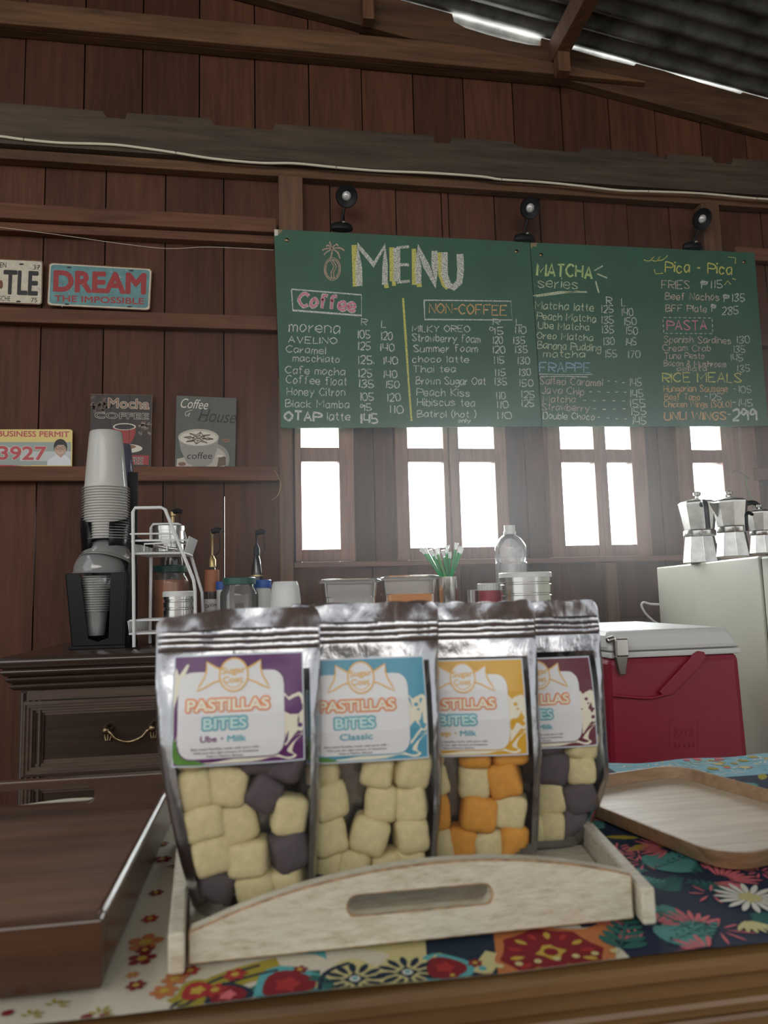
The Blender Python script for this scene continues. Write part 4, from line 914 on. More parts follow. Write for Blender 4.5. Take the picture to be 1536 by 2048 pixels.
# syrup bottles with pumps
M_blackglass = plain('dark_syrup_glass', (.010, .009, .009), .12, coat=.6); M_amber = plain('amber_syrup', (.055, .045, .035), .15, coat=.6); M_lab = plain('orange_paper_label', (.46, .16, .07), .55, vary=.1); M_lab2 = plain('pale_paper_label', (.62, .60, .57), .55)
def bottle(label, xpx, ptop, y, R, body, pump, neckz, labels=(), tip=1):
    p = aty(xpx, ptop, y); c = (p.x, y, T); H = p.z-T; zn = aty(xpx, neckz, y).z-T
    r = thing('syrup_bottle', label, 'bottle', c, group='pump bottles of syrup')
    cyl(r, 'glass', c, [(0, .001), (R-.003, .001), (R, .005), (R, zn-.055), (R*.93, zn-.04), (R*.60, zn-.010), (R*.42, zn)], body, 28)
    cyl(r, 'pump_collar', c, [(R*.42, zn), (R*.55, zn+.001), (R*.55, zn+.020), (R*.35, zn+.026), (R*.30, zn+.030), (R*.17, zn+.032), (R*.17, H-.022), (R*.24, H-.020), (R*.24, H-.008), (0, H-.006)], pump, 20)
    b = B(); b.tube(smoothpts([Vector((c[0], y, T+H-.010)), Vector((c[0]+tip*.014, y-.006, T+H-.006)), Vector((c[0]+tip*.024, y-.010, T+H-.010))], 4), .0075, 9); b.out('pump_nozzle', M_blacksoft, r, smooth=60, label='black plastic pump nozzle')
    b = B(); b.tube(smoothpts([Vector((c[0]+tip*.02, y-.010, T+H-.018)), Vector((c[0]+tip*.020, y-.010, T+H-.06)), Vector((c[0]+tip*.006, y-.008, T+zn+.03))], 5), .0013, 6); b.out('strap', M_blacksoft, r, smooth=60)
    for (za, zb2, m, txt, tm, cap) in labels:
        z0, z1 = aty(xpx, zb2, y).z-T, aty(xpx, za, y).z-T
        a = Art(lambda u, v, l=0: Vector((c[0]+(R+.0006+l*.0003)*math.sin(u), y-(R+.0006+l*.0003)*math.cos(u), T+v)), {'l': m, 't': tm or m})
        a.rect(-1.35, z0, 1.35, z1, 'l', 0, 14, 1)
        if txt:
            for i, s in enumerate(txt.split('|')): a.text(s, -.95, z1-(i+1)*(z1-z0)/(len(txt.split('|'))+.6)-.001, .95, z1-(i+1)*(z1-z0)/(len(txt.split('|'))+.6)+.004, cap, 't', 1, .01, ydown=False)
        a.out('label', r)
    return r
bottle('syrup bottle with orange label and brass pump', 424, 1056, 1.93, .0185, M_amber, M_brass, 1135, ((1140, 1183, M_lab, None, None, 0), (1198, 1225, M_lab2, 'DaVinci', M_ink, .010)))
bottle('black syrup bottle with black pump behind the glass jar', 513, 1059, 1.97, .0155, M_blackglass, M_blacksoft, 1112, ((1150, 1153, M_brass, None, None, 0), (1165, 1185, M_white, None, None, 0)))
bottle('syrup bottle with brass pump behind the steel pot', 345, 1018, 2.10, .034, M_amber, M_brass, 1085, ())
# white containers with blue lids
M_bluelid = plain('blue_lid', (.02, .10, .42), .35); M_ltub = plain('white_tub', (.70, .70, .69), .45)
canister('white tub with blue lid left of the glass jar', 433, 459, 1163, 1.905, M_ltub, M_bluelid, lidh=.020, name='blue_lidded_tub', grp='white tubs with blue lids')
canister('white tub with blue lid right of the glass jar', 509, 541, 1160, 1.895, M_ltub, M_bluelid, lidh=.020, name='blue_lidded_tub', grp='white tubs with blue lids')
# milky plastic cup upside down
p0, p1 = aty(540, 1210, 1.82), aty(602, 1210, 1.82); R = (p1.x-p0.x)/2; h = aty(570, 1163, 1.82).z-T; c = ((p0.x+p1.x)/2, 1.82, T)
b = B(); b.lathe([(R*1.06, 0), (R*1.07, .003), (R, .1), (R*.93, h-.022), (R*.86, h-.007), (R*.78, h), (0, h-.001)], c, 32); o = b.out('milky_cup', M_milky, None, smooth=50)
tag(o, 'cloudy white plastic cup turned upside down left of the tubs', 'cup')
# clear food tubs with lids
def tub(label, px0, px1, lx0, lx1, ylid, y, fill, fz):
    p0, p1 = aty(px0, ylid+14, y), aty(px1, ylid+14, y); zl = aty(700, ylid+8, y).z; c = ((p0.x+p1.x)/2, y, T); hw = (p1.x-p0.x)/2; hd = .055; h = zl-T
    r = thing('food_tub', label, 'food container', c, group='clear lidded food tubs')
    def ring(b, w, d, z): return [b.bm.verts.new((c[0]+x, y+yy, T+z)) for x, yy in roundrect(-w, -d, w, d, .018, 5)]
    def shell(name, L, mat, cap0=True, cap1=False, smooth=40):
        b = B(); R_ = [ring(b, *q) for q in L]
        for a_, c_ in zip(R_, R_[1:]):
            for i in range(len(a_)): j = (i+1) % len(a_); b._f([a_[i], a_[j], c_[j], c_[i]])
        if cap0: b._f(R_[0][::-1])
        if cap1: b._f(R_[-1])
        return b.out(name, mat, r, smooth=smooth)
    shell('tub_body', [(hw*.86, hd*.86, .001), (hw*.93, hd*.93, h*.5), (hw*.935, hd*.935, h*.74), (hw*.955, hd*.955, h*.75), (hw, hd, h-.002), (hw+.004, hd+.004, h-.002)], M_tub)
    if fill: shell('filling', [(hw*.85, hd*.85, .003), (hw*.915, hd*.915, fz*h), (hw*.90, hd*.9, fz*h+.001)], fill, True, True)
    w2 = (aty(lx1, ylid, y).x-aty(lx0, ylid, y).x)/2
    shell('tub_lid', [(w2, hd+.008, h-.001), (w2+.001, hd+.009, h+.003), (w2-.004, hd+.004, h+.008), (w2-.012, hd-.004, h+.009), (w2-.016, hd-.008, h+.006)], M_tub, False, True)
    return r
M_juice = plain('orange_jelly', (.80, .28, .015), .25); M_crumb = plain('toffee_crumbs', (.45, .30, .18), .6, vary=.6, vscale=180)
tub('clear lidded tub of pale brown crumbs, left of the orange one', 646, 750, 636, 755, 1157, 1.80, M_crumb, .60)
tub('clear lidded tub of orange jelly beside the green straws', 762, 866, 758, 873, 1153, 1.82, M_juice, .74)
# straws in a steel cup
p0, p1 = aty(874, 1154, 1.86), aty(913, 1154, 1.86); R = (p1.x-p0.x)/2; c = ((p0.x+p1.x)/2, 1.86, T); h = p0.z-T
r = thing('straw_cup', 'shiny steel cup holding wrapped green straws', 'cup', c)
cyl(r, 'cup_wall', c, [(0, .002), (R-.003, .001), (R, .005), (R, h*.5), (R-.001, h*.5+.002), (R, h*.5+.004), (R+.0015, h-.002), (R+.0015, h), (R-.001, h), (R-.002, .006), (0, .006)], M_steel, 28)
M_straw = clear('green_straw', (.1, .8, .35), .85, (.06, .62, .26), .5, .2); M_straw2 = clear('light_green_straw', (.3, .8, .3), .85, (.22, .70, .22), .5, .2); M_wrap = clear('straw_wrapper', (1, 1, 1), .25, (.9, .92, .9), .8, .15)
tops = [(841, 1100), (852, 1098), (861, 1102), (868, 1100), (878, 1096), (884, 1104), (893, 1097), (900, 1092), (908, 1090), (903, 1106), (918, 1096), (926, 1098), (872, 1108)]
tops.sort()
disc = sorted([((R-.0075)*math.sqrt((i+.5)/13)*math.cos(i*2.39996), (R-.0075)*math.sqrt((i+.5)/13)*math.sin(i*2.39996)) for i in range(13)])
for i, ((x, yy), (ux_, uy_)) in enumerate(zip(tops, disc)):
    t = aty(x, yy, 1.86); t.y = 1.86+uy_*1.7; e = Vector((c[0]+ux_, 1.86+uy_, T+h)); d = (t-e).normalized(); bt = e-d*.085; bt = Vector((c[0]+ux_*.72, 1.86+uy_*.72, T+.02)); bt = e.lerp(bt, .6)
    r = thing('drinking_straw', 'green drinking straw in a clear wrapper, standing in steel cup', 'straw', bt, group='wrapped green straws')
    tp = t-d*.014
    b = B(); b.tube([bt, e, tp], .0034, 8); b.out('straw_tube', M_straw2 if i in (3, 5, 8) else M_straw, r, smooth=60)
    b = B(); b.tube([tp-d*.05, tp+d*.004, t, t+d*.004], .005, 8, radii=[.0040, .0042, .0056, .0052]); b.out('wrapper', M_wrap, r, smooth=60)
# steel tumbler, red canister, bottle
p0, p1 = aty(929, 1180, 1.93), aty(957, 1180, 1.93); R = (p1.x-p0.x)/2+.001; c = ((p0.x+p1.x)/2+.001, 1.93, T); h = p0.z-T
b = B(); b.lathe([(0, .002), (R*.8, .001), (R*.82, .005), (R*.95, h*.8), (R, h), (R-.002, h), (R*.8, .008), (0, .008)], c, 28); tag(b.out('steel_tumbler', M_steel, None, smooth=50), 'small steel tumbler left of the red canister', 'tumbler')
M_redc = plain('red_plastic', (.42, .02, .04), .3)
p0, p1 = aty(955, 1167, 1.90), aty(1006, 1167, 1.90); R = (p1.x-p0.x)/2; c = ((p0.x+p1.x)/2, 1.90, T); h = p0.z-T
r = thing('red_canister', 'red canister with ribbed white lid beside the steel can', 'canister', c)
cyl(r, 'body', c, [(0, .001), (R*.93, .001), (R*.95, .005), (R*.95, h-.018), (0, h-.018)], M_redc)
b = B(); nn = 60; b.lathe([(R*.9, h-.020), (R, h-.019), (R, h-.002), (R-.002, h), (0, h)], c, nn)
for v in b.bm.verts:
    d = Vector((v.co.x-c[0], v.co.y-c[1]));
    if d.length > R*.97: k = 1-.025*(int(round(math.atan2(d.y, d.x)/(2*PI/nn))) % 2); v.co.x = c[0]+d.x*k; v.co.y = c[1]+d.y*k
b.out('lid', M_white, r)
p0, p1 = aty(990, 1110, 1.935), aty(1052, 1110, 1.935); R = (p1.x-p0.x)/2; c = ((p0.x+p1.x)/2, 1.935, T); zf = lambda py: aty(1020, py, 1.935).z-T
r = thing('water_bottle', 'empty clear plastic water bottle behind the coffee can', 'bottle', c)
b = B(); b.lathe([(0, .006), (R*.7, .002), (R*.93, .004), (R, .02), (R, .06), (R*.95, .066), (R, .072), (R, zf(1128)), (R*.95, zf(1124)), (R, zf(1118)), (R, zf(1100)), (R*.97, zf(1092)), (R*.72, zf(1078)), (R*.5, zf(1072)), (R*.32, zf(1068)), (R*.30, zf(1064))], c, 12); b.out('bottle_body', M_pet, r, smooth=30)
a = Art(lambda u, v, l=0: Vector((c[0]+u, c[1]-R-.0006-.0003*l, T+v)), {'e': M_tub})
for k in (0, .006, .012): a.stroke([(-.018+k, zf(1125)-k), (.018-k, zf(1125)-k), (.018-k, zf(1098)+k*-1), (-.018+k, zf(1098)-k)], .0014, 'e', 0, closed=True)
a.out('embossed_panel', r)
cyl(r, 'cap', c, [(R*.34, zf(1070)), (R*.38, zf(1069)), (R*.38, zf(1063)), (R*.33, zf(1062)), (R*.33, zf(1051)), (0, zf(1050))], M_white, 24)

# ---------------------------------------------------------------- freezer, moka pots, cooler
M_enamel = plain('old_cream_enamel', (.56, .56, .46), .38, vary=.05, vscale=5); M_gasket = plain('dark_gasket', (.02, .02, .02), .6)
FB = aty(1313, 1135, 2.05); zF = FB.z; FF = atz(1517, 1112, zF); e1 = (FB-FF); L = e1.length; ang = math.atan2(-e1.x, e1.y)
ang = math.atan2(e1.y, e1.x)-PI/2
r = thing('white_freezer', 'cream white freezer cabinet with moka pots on top', 'freezer', (FF.x, FF.y, 0), ang)
MF = Matrix.Translation((FF.x, FF.y, 0)) @ Matrix.Rotation(ang, 4, 'Z')
b = B(); b.box(0, .56, 0, L, .03, zF, bev=.004, mat=MF); b.out('cabinet', M_enamel, r)
b = B(); b.box(.004, .556, -.010, -.001, .10, zF-.006, mat=MF); b.out('door_seal', M_gasket, r)
b = B(); b.box(0, .56, -.055, -.010, .09, zF-.002, bev=.005, mat=MF); b.out('door', M_enamel, r)
b = B(); b.box(.02, .54, .02, L-.02, 0, .03, mat=MF); b.out('plinth', M_gasket, r)
sp = aty(1508, 1245, 1.42)
r = thing('freezer_cord', 'white power cord looping behind the freezer edge', 'cord', aty(1290, 1215, 2.07))
b = B(); b.tube(smoothpts([aty(1318, 1209, 2.075), aty(1300, 1208, 2.075), aty(1287, 1205, 2.075), aty(1283, 1212, 2.075), aty(1292, 1228, 2.075), aty(1306, 1241, 2.075), aty(1320, 1252, 2.075), aty(1345, 1290, 2.075)], 5), .0036, 8); b.out('cord_sheath', M_white, r, smooth=60)
def moka(label, xpx, pyb, y, s, hrot, open_lid=False, mark=False):
    p = atz(xpx, pyb, zF); c = Vector((p.x, p.y, zF)); r = thing('moka_pot', label, 'moka pot', c, group='aluminium moka pots on the freezer')
    n = 8; M = Matrix.Translation(c) @ Matrix.Rotation(PI/8, 4, 'Z') @ Matrix.Scale(s, 4)
    b = B(); b.lathe([(0, 0), (.050, 0), (.051, .002), (.0405, .072), (.040, .076), (0, .076)], (0, 0, 0), n, M); b.out('boiler', M_alu, r, bevel=.0008)
    b = B(); b.lathe([(.0405, .076), (.043, .077), (.044, .080), (.044, .092), (.042, .094), (.041, .095)], (0, 0, 0), 32, M); b.out('threaded_collar', M_steel, r, smooth=40)
    b = B(); b.lathe([(0, .095), (.041, .095), (.0415, .097), (.053, .168), (.053, .170), (.051, .170), (.040, .098), (0, .098)], (0, 0, 0), n, M)
    MS = Matrix.Translation(c) @ Matrix.Rotation(hrot+PI, 4, 'Z') @ Matrix.Scale(s, 4)
    vs = [b.bm.verts.new(MS @ Vector(v)) for v in ((.040, -.016, .168), (.040, .016, .168), (.068, 0, .170), (.044, 0, .125))]
    b._f([vs[0], vs[2], vs[3]]); b._f([vs[2], vs[1], vs[3]]); b.out('upper_chamber', M_alu, r)
    b = B(); b.lathe([(.0535, .170), (.0535, .173), (.046, .178), (.012, .187), (0, .188)], (0, 0, 0), n, M); lid = b.out('lid', M_alu, r)
    b = B(); b.lathe([(.004, .187), (.004, .193), (.010, .196), (.011, .204), (.006, .207), (0, .207)], (0, 0, 0), 16, M); b.out('knob', M_alu, lid, smooth=50)
    MH = Matrix.Translation(c) @ Matrix.Rotation(hrot, 4, 'Z') @ Matrix.Scale(s, 4)
    b = B(); b.tube([MH @ Vector(v) for v in smoothpts([Vector(q) for q in ((.050, 0, .163), (.072, 0, .169), (.088, 0, .162), (.093, 0, .145), (.095, 0, .115), (.096, 0, .092))], 5)], .0075*s, 10); b.out('handle', M_black, r, smooth=60, label='curved black handle')
    if mark:
        a = Art(lambda u, v, l=0: MS0 @ Vector((u, -.0425-.0006, v)), {'ink': M_ink}); 
        MS0 = Matrix.Translation(c) @ Matrix.Scale(s, 4) @ Matrix.Rotation(math.radians(-8), 4, 'X')
        a.ell(0, .052, .0045, .005, 'ink', 0, 10); a.rect(-.006, .043, .006, .045, 'ink'); a.ell(.003, .059, .0025, .0025, 'ink', 0, 8); a.out('maker_mark', r)
    return r
moka('large aluminium moka pot nearest the window, leftmost on the freezer', 1404, 1126, 1.7, .90, math.radians(250))
moka('middle aluminium moka pot with a curved black handle', 1468, 1114, 1.7, .68, math.radians(-5), mark=True)
moka('small aluminium moka pot at the right photo edge', 1526, 1107, 1.7, .46, math.radians(200))
M_cool = plain('deep_red_cooler_plastic', (.235, .008, .028), .42, vary=.06, vscale=30, bmp=.02); M_coolw = plain('cooler_lid_white', (.62, .62, .60), .4)
CY, CB = 1.30, 1.66
x0, x1 = aty(1226, 1400, CY).x, aty(1487, 1400, CY).x; zt0 = aty(1350, 1258, CY).z; zs = aty(1350, 1299, CY).z; zbt = .735
r = thing('picnic_cooler', 'deep red picnic cooler with white lid, right of the pouches', 'cooler', ((x0+x1)/2, (CY+CB)/2, zbt))
b = B(); vs = b.box(x0, x1, CY, CB, zbt, zs-.010, bev=0)
for v in vs:
    if v.co.z < zbt+.01: v.co.x = (x0+x1)/2+(v.co.x-(x0+x1)/2)*1.035
b.out('body', M_cool, r, bevel=.014)
b = B(); b.box(x0-.002, x1+.002, CY-.003, CB+.003, zs-.012, zs-.001, bev=.003); b.out('rim', M_coolw, r)
b = B(); vs = b.box(x0-.006, x1+.004, CY-.006, CB+.006, zs, zt0)
for v in vs:
    if v.co.z > zt0-.01: v.co.x += .018*(1 if v.co.x < x0+.05 else -1)*(0.3 if v.co.x < x0+.05 else 1.2); v.co.y += .012*(1 if v.co.y < CY+.05 else -1)
b.out('lid', M_coolw, r, bevel=.009)
lx = aty(1240, 1300, CY-.01)
b = B(); b.box(lx.x-.013, lx.x+.013, CY-.020, CY-.0065, lx.z-.012, lx.z+.022, bev=.003); b.prism([(lx.x-.013, CY-.018, lx.z-.010), (lx.x+.012, CY-.018, lx.z-.010), (lx.x+.006, CY-.016, lx.z-.045), (lx.x-.006, CY-.016, lx.z-.045)], (0, .010, 0)); b.tube([(lx.x-.026, CY-.012, lx.z+.018), (lx.x-.012, CY-.012, lx.z+.022)], .006, 8); b.out('latch', M_steel, r, bevel=.0015)
b = B(); hy = CY-.0085; b.prism([aty(x, y, hy) for x, y in ((1319, 1384), (1328, 1392), (1345, 1390), (1404, 1330), (1413, 1314), (1409, 1304), (1398, 1302), (1390, 1307))], (0, .008, 0)); b.tube(smoothpts([aty(1330, 1389, hy+.003), aty(1300, 1396, hy+.003), aty(1250, 1393, hy+.003), aty(1226, 1391, hy+.003)], 4), .003, 8)
b.out('carry_handle', M_cool, r, bevel=.002)
a = Art(lambda px, py, l=0: Vector((aty(px, py, CY).x, CY-.0006-.0004*l, aty(px, py, CY).z)), {'c': plain('cooler_emboss', (.265, .012, .034), .35)})
a.stroke([(v[0], v[1]) for v in roundrect(1340, 1438, 1396, 1502, 7)], 1.6, 'c', 0, closed=True); a.stroke([(1344, 1440), (1392, 1440)], 3, 'c')
a.stroke(roundrect(1350, 1452, 1386, 1478, 5), 1.3, 'c', 0, closed=True)
for k in range(4): a.stroke([(1350+k*9, 1455), (1358+k*9, 1475)], 1.2, 'c'); a.stroke([(1358+k*9, 1455), (1350+k*9, 1475)], 1.2, 'c')
for k, s in enumerate((1349, 1358, 1367, 1376, 1385)): a.stroke([(s, 1484), (s+4, 1497)], 1.6, 'c'); a.stroke([(s+4, 1484), (s, 1497)], 1.2, 'c')
for k in range(4): a.stroke([(1418, 1470+k*7), (1480, 1464+k*7)], 1.2, 'c')
a.out('embossed_mark', r)
b = B(); b.box(x0-.03, x1+.05, CY-.02, CB+.04, .69, .733)
r = thing('low_bench', 'low dark wooden bench carrying the red cooler', 'bench', ((x0+x1)/2, 1.48, 0)); b.out('bench_top', MW_side, r, bevel=.003)
for xx in (x0, x1-.03):
    for yy in (CY+.01, CB-.03): b = B(); b.box(xx, xx+.04, yy, yy+.04, 0, .69); b.out('leg', MW_side, r, bevel=.003)

# ---------------------------------------------------------------- serving table with patterned cloth
TZ = .883; YF = .421
t = thing('serving_table', 'brown wooden serving table with moulded front edge, under the patterned cloth', 'table', (.1, .63, 0))
TX0, TX1, TYB = -.72, 1.02, .868
b = B(); prof = [(.0, TZ), (-.003, TZ-.0008), (-.0055, TZ-.004), (-.0055, TZ-.009), (-.003, TZ-.0118), (.0, TZ-.0125), (.0, TZ-.015), (-.0005, TZ-.0155), (-.0005, TZ-.021), (.001, TZ-.0225), (-.0035, TZ-.024), (-.0045, TZ-.0265), (-.0035, TZ-.029), (.001, TZ-.0305), (.001, TZ-.034), (.014, TZ-.034), (.014, TZ-.036)]
pts = [(TX0, YF+o, z) for o, z in prof] + [(TX0, TYB, TZ-.036), (TX0, TYB, TZ)]
b.prism(pts, (TX1-TX0, 0, 0)); b.out('tabletop', MW_table, t, smooth=30)
b = B(); b.box(TX0+.02, TX1-.02, YF+.004, TYB-.02, TZ-.30, TZ-.037); b.out('apron', MW_table, t, bevel=.003)
for x in (TX0+.03, TX1-.09):
    for y in (YF+.02, TYB-.08): b = B(); b.box(x, x+.06, y, y+.06, 0, TZ-.30); b.out('leg', MW_table, t, bevel=.004)
# cloth: one object, its printed pattern part of the same mesh
def fabric(name, col, v=.12): return plain(name, col, .85, vary=v, vscale=900, spec=.2)
CL = {'cream': fabric('cloth_cream', (.60, .55, .44)), 'navy': fabric('cloth_navy', (.020, .028, .055), .3), 'sky': fabric('cloth_sky_blue', (.22, .42, .50)), 'coral': fabric('cloth_coral', (.62, .15, .17)), 'teal': fabric('cloth_teal', (.085, .26, .24)), 'deepteal': fabric('cloth_deep_teal', (.030, .12, .105)),
      'maroon': fabric('cloth_maroon', (.20, .018, .024)), 'red': fabric('cloth_red', (.36, .035, .035)), 'gold': fabric('cloth_gold', (.50, .34, .06)), 'olive': fabric('cloth_olive', (.34, .28, .04)), 'ink': fabric('cloth_dark_blue', (.018, .030, .050), .3), 'lemon': fabric('cloth_pale_yellow', (.56, .50, .24)), 'rust': fabric('cloth_rust_orange', (.48, .17, .06)), 'white': fabric('cloth_white', (.70, .68, .60)), 'aqua': fabric('cloth_aqua', (.10, .36, .38))}
CZ = .8855
def wave(x, y): return .0006*math.sin(x*31+y*17)+.0005*math.sin(x*13-y*41+1) + (.0012*math.sin(x*52)*max(0, (y-.80)/.06) if y > .80 else 0)
def FC(x, y, l=0):
    x = min(max(x, -.70), 1.0); y = min(max(y, YF+.0015), .864)
    return Vector((x, y, CZ+wave(x, y)+.00018*l))
a = Art(FC, CL); names = list(CL.keys())
NX, NY = 150, 44; cx0, cx1, cy0, cy1 = -.70, 1.0, YF+.0015, .864
grid = [[a.b.bm.verts.new(FC(cx0+(cx1-cx0)*i/NX, cy0+(cy1-cy0)*j/NY)) for i in range(NX+1)] for j in range(NY+1)]
for j in range(NY):
    for i in range(NX):
        x, y = cx0+(cx1-cx0)*(i+.5)/NX, cy0+(cy1-cy0)*(j+.5)/NY
        a.b.mi = names.index('cream' if x < .198 + .01*math.sin(y*60) else ('sky' if y > .775+.0*x and x > .40 else 'navy')); a.b._f([grid[j][i], grid[j][i+1], grid[j+1][i+1], grid[j+1][i]])
def G(px, py): p = atz(px, py, CZ); return (p.x, p.y)
def inside(x, y): return cx0 < x < cx1 and cy0+.002 < y < cy1-.002
def clampc(pts): return [(min(max(x, cx0), cx1), min(max(y, cy0), cy1)) for x, y in pts]
def shape(cx, cy, pts, k, l): a.fan(cx, min(max(cy, cy0+.001), cy1), clampc(pts), k, l)
def circ(cx, cy, r, k, l, n=14, lob=0, amp=0, ph=0, sy=1): shape(cx, cy, [(cx+r*(1+amp*math.cos(lob*2*PI*i/n+ph))*math.cos(2*PI*i/n), cy+sy*r*(1+amp*math.cos(lob*2*PI*i/n+ph))*math.sin(2*PI*i/n)) for i in range(n)], k, l)
def petal(cx, cy, ang, r0, r1, w, k, l):
    c, s = math.cos(ang), math.sin(ang); pts = []
    for u, v in ((0, 0), (.25, .7), (.6, 1), (.88, .6), (1, 0), (.88, -.6), (.6, -1), (.25, -.7)):
        d = r0+(r1-r0)*u; pts.append((cx+d*c-v*w*s, cy+d*s+v*w*c))
    shape(cx+(r0+r1)/2*c, cy+(r0+r1)/2*s, pts, k, l)
def flower(cx, cy, r, n, k1, k2, l=2, k3=None):
    for i in range(n): petal(cx, cy, 2*PI*i/n+.2, r*.15, r, r*1.1/n*1.7, k1, l)
    circ(cx, cy, r*.34, k2, l+1, 12)
    if k3: circ(cx, cy, r*.16, k3, l+2, 10)
def spray(cx, cy, ang, r, n, k, l=2, w=.0016, span=1.5):
    for i in range(n): petal(cx, cy, ang+span*(i/(n-1)-.5), r*.2, r*random.uniform(.75, 1.05), w, k, l)
def fern(cx, cy, ang, L, k, l=2, w=.007):
    c, s = math.cos(ang), math.sin(ang); n = 7
    for i in range(n):
        d = L*(i+.5)/n; px_, py_ = cx+d*c, cy+d*s; ll = w*(1.4-i/n)
        for sg in (-1, 1): petal(px_, py_, ang+sg*.85, 0, ll*1.7, ll*.33, k, l)
    petal(cx, cy, ang, 0, L, .0011, k, l+1)
rnd = random.Random(5)
# dark floral side
for i in range(340):
    x, y = rnd.uniform(.205, .95), rnd.uniform(.432, .80)
    q = rnd.random(); an = rnd.uniform(0, 2*PI)
    if y > .77 and x > .39: continue
    if q < .42: spray(x, y, an, rnd.uniform(.011, .024), rnd.randint(6, 10), 'coral', 2, .0010, rnd.choice((1.3, 1.8, 5.6)))
    elif q < .68: fern(x, y, an, rnd.uniform(.018, .034), 'teal', 1, .005)
    elif q < .86: fern(x, y, an, rnd.uniform(.02, .04), 'deepteal', 1, .006)
    elif q < .93: flower(x, y, .006, 9, 'white', 'gold', 3)
    else: petal(x, y, an, 0, .03, .005, 'olive', 1)
x, y = G(1500, 1795)
for k in range(16): petal(x, y, k*2*PI/16, .004, .024, .0022, 'white', 4)
circ(x, y, .008, 'lemon', 5, 12, 6, .2)
x, y = G(1492, 1838)
for k in range(6): petal(x, y, -2.4+k*.28, .002, .020, .0018, 'lemon', 4)
for (p, an, L, k, w) in (((1240, 1905), 1.0, .06, 'deepteal', .008), ((1380, 1830), 2.8, .05, 'teal', .008), ((1430, 1880), 1.9, .055, 'deepteal', .008), ((1330, 1890), .5, .05, 'teal', .010), ((1300, 1740), .4, .05, 'teal', .012)): fern(*G(*p), an, L, k, 3, w)
for (p, an, r, n) in (((1300, 1790), 2.6, .034, 9), ((1390, 1850), 1.2, .026, 7), ((1440, 1760), .4, .030, 9), ((1250, 1650), 1.5, .040, 11), ((1340, 1700), 2.9, .03, 8), ((1420, 1905), 2.0, .022, 6), ((1310, 1850), .8, .02, 6)): spray(*G(*p), an, r, n, 'coral', 4, .0017, 1.9)
for i in range(320):
    x, y = rnd.uniform(.41, .8), rnd.uniform(.780, .858); an = rnd.uniform(0, PI)
    petal(x, y, an, -.007, .007, .0009, rnd.choice(['white', 'aqua', 'white', 'lemon']), 2)
for i in range(30): x, y = rnd.uniform(.50, .75), rnd.uniform(.80, .858); circ(x, y, rnd.uniform(.003, .007), rnd.choice(['gold', 'lemon', 'olive', 'coral']), 3, 8)
# cream folk-pattern side
for i in range(60):
    x, y = rnd.uniform(-.60, .19), rnd.uniform(.43, .85); q = rnd.random()
    if -.03 < x < .19 and y < .47: continue
    if q < .5: flower(x, y, rnd.uniform(.007, .013), 5, rnd.choice(['rust', 'maroon', 'red']), 'gold', 2)
    elif q < .8: spray(x, y, rnd.uniform(0, 6), .018, 5, rnd.choice(['maroon', 'olive', 'deepteal']), 2)
    else: petal(x, y, rnd.uniform(0, 6), 0, .016, .003, 'olive', 1)
def band(px0, py0, px1, py1, k, w, l, bow=0):
    A, C = Vector(G(px0, py0)), Vector(G(px1, py1)); n = 10; nrm = Vector((-(C-A).y, (C-A).x))
    pts = [A.lerp(C, i/n)+nrm*bow*math.sin(PI*i/n) for i in range(n+1)]; a.stroke(clampc([tuple(p) for p in pts]), w, k, l)
def block(pts, k, l=1): a.poly(clampc([G(*p) for p in pts]), k, l)
block([(555, 1900), (650, 1900), (668, 2003), (520, 2026), (512, 2010)], 'aqua'); block([(650, 1890), (850, 1870), (862, 1973), (668, 2003)], 'lemon'); block([(850, 1870), (985, 1850), (1000, 1951), (862, 1973)], 'ink'); block([(985, 1850), (1225, 1820), (1232, 1917), (1000, 1951)], 'rust')
for k in range(9): petal(*G(505+k*4, 2010+(k % 3)*5), .3, 0, .006, .0012, 'deepteal', 2)
for (px, py) in ((600, 1945), (620, 2000), (905, 1950), (950, 1925), (975, 1955)): flower(*G(px, py), .0048, 6, 'maroon', 'gold', 3)
for (px, py) in ((930, 1960), (880, 1915), (965, 1935)): circ(*G(px, py), .005, 'lemon', 2, 10, 4, .3); circ(*G(px, py), .0025, 'aqua', 3, 8)
# red medallion in the middle right
x, y = G(1110, 1915)
circ(x, y+.004, .034, 'rust', 2, 24, 8, .06); circ(x, y+.004, .030, 'maroon', 3, 24, 8, .08); circ(x, y+.006, .008, 'gold', 4, 10, 4, .25); circ(x, y+.006, .0045, 'maroon', 5, 8)
for k in range(14): an = 2*PI*k/14; petal(x, y+.004, an, .017, .026, .0022, 'gold' if k % 2 else 'red', 4)
for k in range(7): xx, yy = G(1000+k*38, 1932-k*4.6); circ(xx, yy, .0024, 'lemon', 5, 8)
